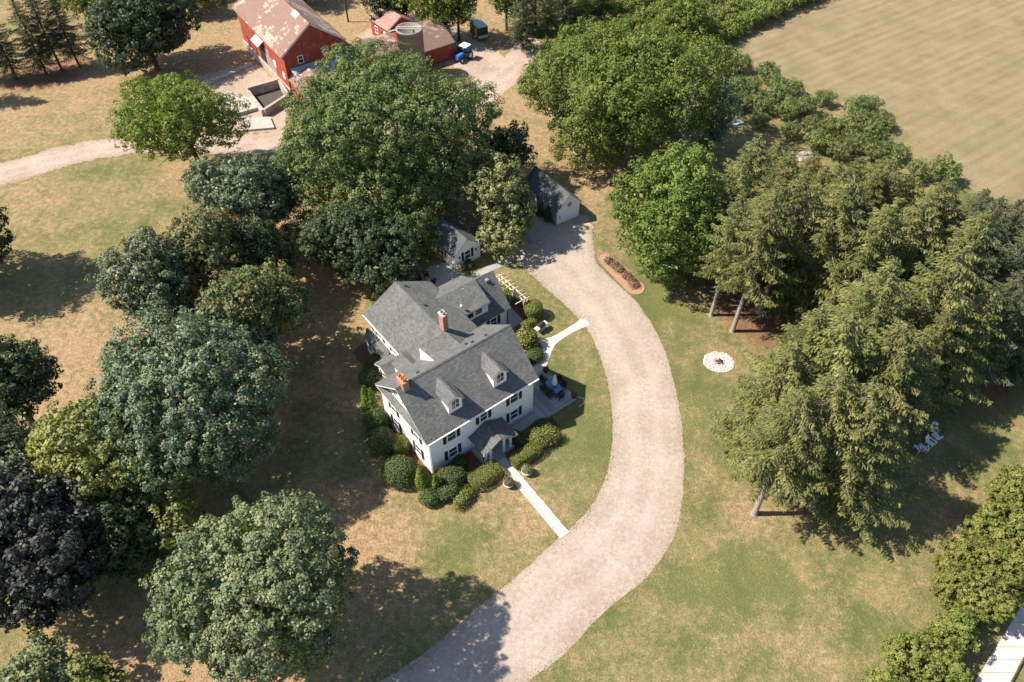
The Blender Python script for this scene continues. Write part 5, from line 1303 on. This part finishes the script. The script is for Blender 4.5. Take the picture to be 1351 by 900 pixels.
conifer('spruce_tree', 'thin silvery spruce in front of the walnut tree', (23.16, 90.21), 'thin', 14.5, 'silver', 1., .9, 'barkgrey')
for i, (p, h, k) in enumerate((((-82.01, 118.66), 13.5, 'b'), ((-75.59, 121.45), 14.5, 'a'), ((-73.16, 122.75), 13.5, 'b'), ((-77.62, 120.17), 13.0, 'd'), ((-86.05, 118.16), 13, 'b'), ((-85.02, 111.21), 13, 'a'))):
    conifer('spruce_tree', 'dark spruce in the clump by the lane, beyond the dry lawn', p, k, h, 'spruced', i * 1.7, 1.0, 'bark', 'dark spruces by the lane')
for i, (p, h, k) in enumerate((((1.92, 128.68), 13, 'd'), ((6.18, 129.79), 12, 'b'), ((8.75, 133.81), 13, 'a'), ((12.32, 136.77), 12, 'd'), ((4.19, 136.17), 13, 'b'), ((15.90, 138.59), 11, 'b'), ((8.36, 141.07), 12, 'a'))):
    conifer('spruce_tree', 'mid-green spruce in the row between farm track and walnut', p, k, h, 'spruce' if i % 2 else 'spruced', i * 2.1, 1.0, 'bark', 'spruces behind the walnut')

# ------------------------------------------------------------------ fruit trees
def fruit_kind(seed, r, h, leafkey, leaf=.26, per=26, clump=.42):
    rg = np.random.default_rng(seed)
    lb = [(c + np.array([0, 0, h * .62]), q) for c, q in ellipsoid_lobes(rg, (r, r, h * .40), 11, .66, .34, -.4)]
    q, ti = crown_arrays(rg, lb, clump, leaf, per, .12, aspect=.45, up=.1, flat=1.15)
    t = broad_trunk(seed, h, h * .6, (r, r, h * .4), .12, (0, 0), 5)
    cm = quad_mesh('crown', q, ti); cm.materials.append(LEAF[leafkey]); tm = t.mesh('trunk', True); tm.materials.append(M['bark'])
    return cm, tm
FK = [fruit_kind(500 + i, 2.3, 3.6, 'fruit') for i in range(4)]
VK = [fruit_kind(520 + i, 2.1, 3.0, 'vine', .32, 22, .5) for i in range(4)]
def fruit_tree(kind, label, group, p, s, rz, k):
    t = empty('fruit_tree', p, rz, label, 'fruit tree', group); t.scale = (s, s, s)
    cm, tm = kind[k % 4]; link('trunk', tm, t); c = link('crown', cm, t); c['kind'] = 'stuff'
FR = [(38.12, 120.68), (41.76, 117.66), (38.20, 113.78), (45.17, 113.31), (41.71, 110.98), (38.70, 108.26), (48.92, 110.06), (45.59, 107.37), (52.74, 106.05), (47.57, 101.80), (56.23, 103.48), (53.22, 100.16), (50.12, 97.36), (55.21, 94.65), (41.86, 105.62), (53.84, 95.80), (56.61, 90.57), (59.96, 89.85), (37.43, 103.48), (41.66, 100.98), (44.71, 102.22), (49.50, 100.57), (52.76, 103.05), (44.56, 97.36), (47.22, 95.03), (51.93, 94.65), (55.16, 107.81), (42.47, 114.26), (35.33, 112.84), (35.24, 108.70), (43.34, 107.81), (35.27, 119.66)]
for i, p in enumerate(FR):
    fruit_tree(FK, 'small open fruit tree in the loose orchard beside the hay field', 'fruit trees beside the hay field', p, rr.uniform(.68, .92), rr.uniform(0, 6.28), i)
a0, a1 = np.array((35.76, 128.68)), np.array((61.07, 150.24)); dv = (a1 - a0) / np.hypot(*(a1 - a0)); nv = np.array((-dv[1], dv[0]))
k = 0
for row in range(7):
    for j in range(26):
        p = a0 + nv * (1.6 + row * 4.4) + dv * ((j - 8) * 2.9 + rr.uniform(-.3, .3))
        if p[1] > 172 or p[1] < 104 or p[0] < 6 or p[0] > 75: continue
        # in view: below the top of the picture and not behind the walnut
        yy = p[1]
        if yy > 158 or (row == 0 and j < 8): continue
        if (p[0] - 15.4) ** 2 + (p[1] - 98.7) ** 2 < 17 ** 2: continue
        k += 1; fruit_tree(VK, 'leafy fruit tree in the close orchard rows beside the hay field', 'orchard row trees', tuple(p), rr.uniform(.9, 1.15), rr.uniform(0, 6.28), k)
for row in range(3):
    for j in range(9):
        p = np.array((-58.83, 146.87)) + np.array((-.6 + j * 3.2, row * 5. + j * 1.6)); k += 1
        if p[1] < 158: fruit_tree(VK, 'leafy fruit tree in the rows beyond the barn lawn', 'fruit rows beyond the barn', tuple(p), rr.uniform(.85, 1.05), rr.uniform(0, 6.28), k)
print('orchard trees', k)

# ------------------------------------------------------------------ grass and weeds creeping in along the drives, tufts on the lawns
rg = np.random.default_rng(900)
def along(curve, n, spread):
    c = np.array(catmull(curve, 24)); i = rg.integers(0, len(c) - 1, n); f = rg.random((n, 1))
    p = c[i] * (1 - f) + c[i + 1] * f
    return p + rg.normal(0, spread, (n, 2))
LL = [(-79.20, 92.03), (-74.76, 94.08), (-71.14, 95.80), (-66.80, 98.75), (-60.80, 100.77), (-54.31, 101.80), (-47.58, 102.22), (-40.61, 101.80)]
LR = [(-75.73, 84.98), (-72.00, 88.07), (-68.72, 90.21), (-64.57, 93.14), (-59.02, 95.80), (-52.78, 96.97), (-46.06, 96.77), (-39.32, 96.38)]
P = np.concatenate([along(DL, 3000, .34), along(DR, 3000, .36), along(LL, 1500, .35), along(LR, 1500, .35)])
n = len(P); pos = np.column_stack([P, rg.uniform(.02, .05, n)])
q = leaves(rg, pos, rg.normal(0, .28, (n, 3)) + np.array([-.25, 0, 1.]), .14, .4)
o = link('verge_grass', quad_mesh('verge_grass', q, rg.random(n)), None, LEAF['weeds']); tagset(o, 'ragged grass creeping over the edges of the gravel drives', 'grass', None, 'stuff')
P = np.column_stack([rg.uniform(-48, 48, 60000), rg.uniform(21, 100, 60000)])
P = P[~inside([tuple(c) for c in catmull(DL, 6)] + [tuple(c) for c in reversed(catmull(DR, 6))], P[:, 0], P[:, 1])]
hx, hy = P[:, 0] - HO[0], P[:, 1] - HO[1]; hu, hb = hx * cu + hy * su, -hx * su + hy * cu
P = P[~((hu > -2.5) & (hu < 23) & (hb > -14) & (hb < 19.5) & ((hb > -4) | ((hu > 5.5) & (hu < 7.6))))]
n = len(P); pos = np.column_stack([P, rg.uniform(.01, .03, n)])
q = leaves(rg, pos, rg.normal(0, .22, (n, 3)) + np.array([-.2, 0, 1.]), .15, .5)
o = link('lawn_tufts', quad_mesh('lawn_tufts', q, rg.random(n)), None, LEAF['tuft']); tagset(o, 'scattered tufts of coarser grass over the lawns', 'grass', None, 'stuff')
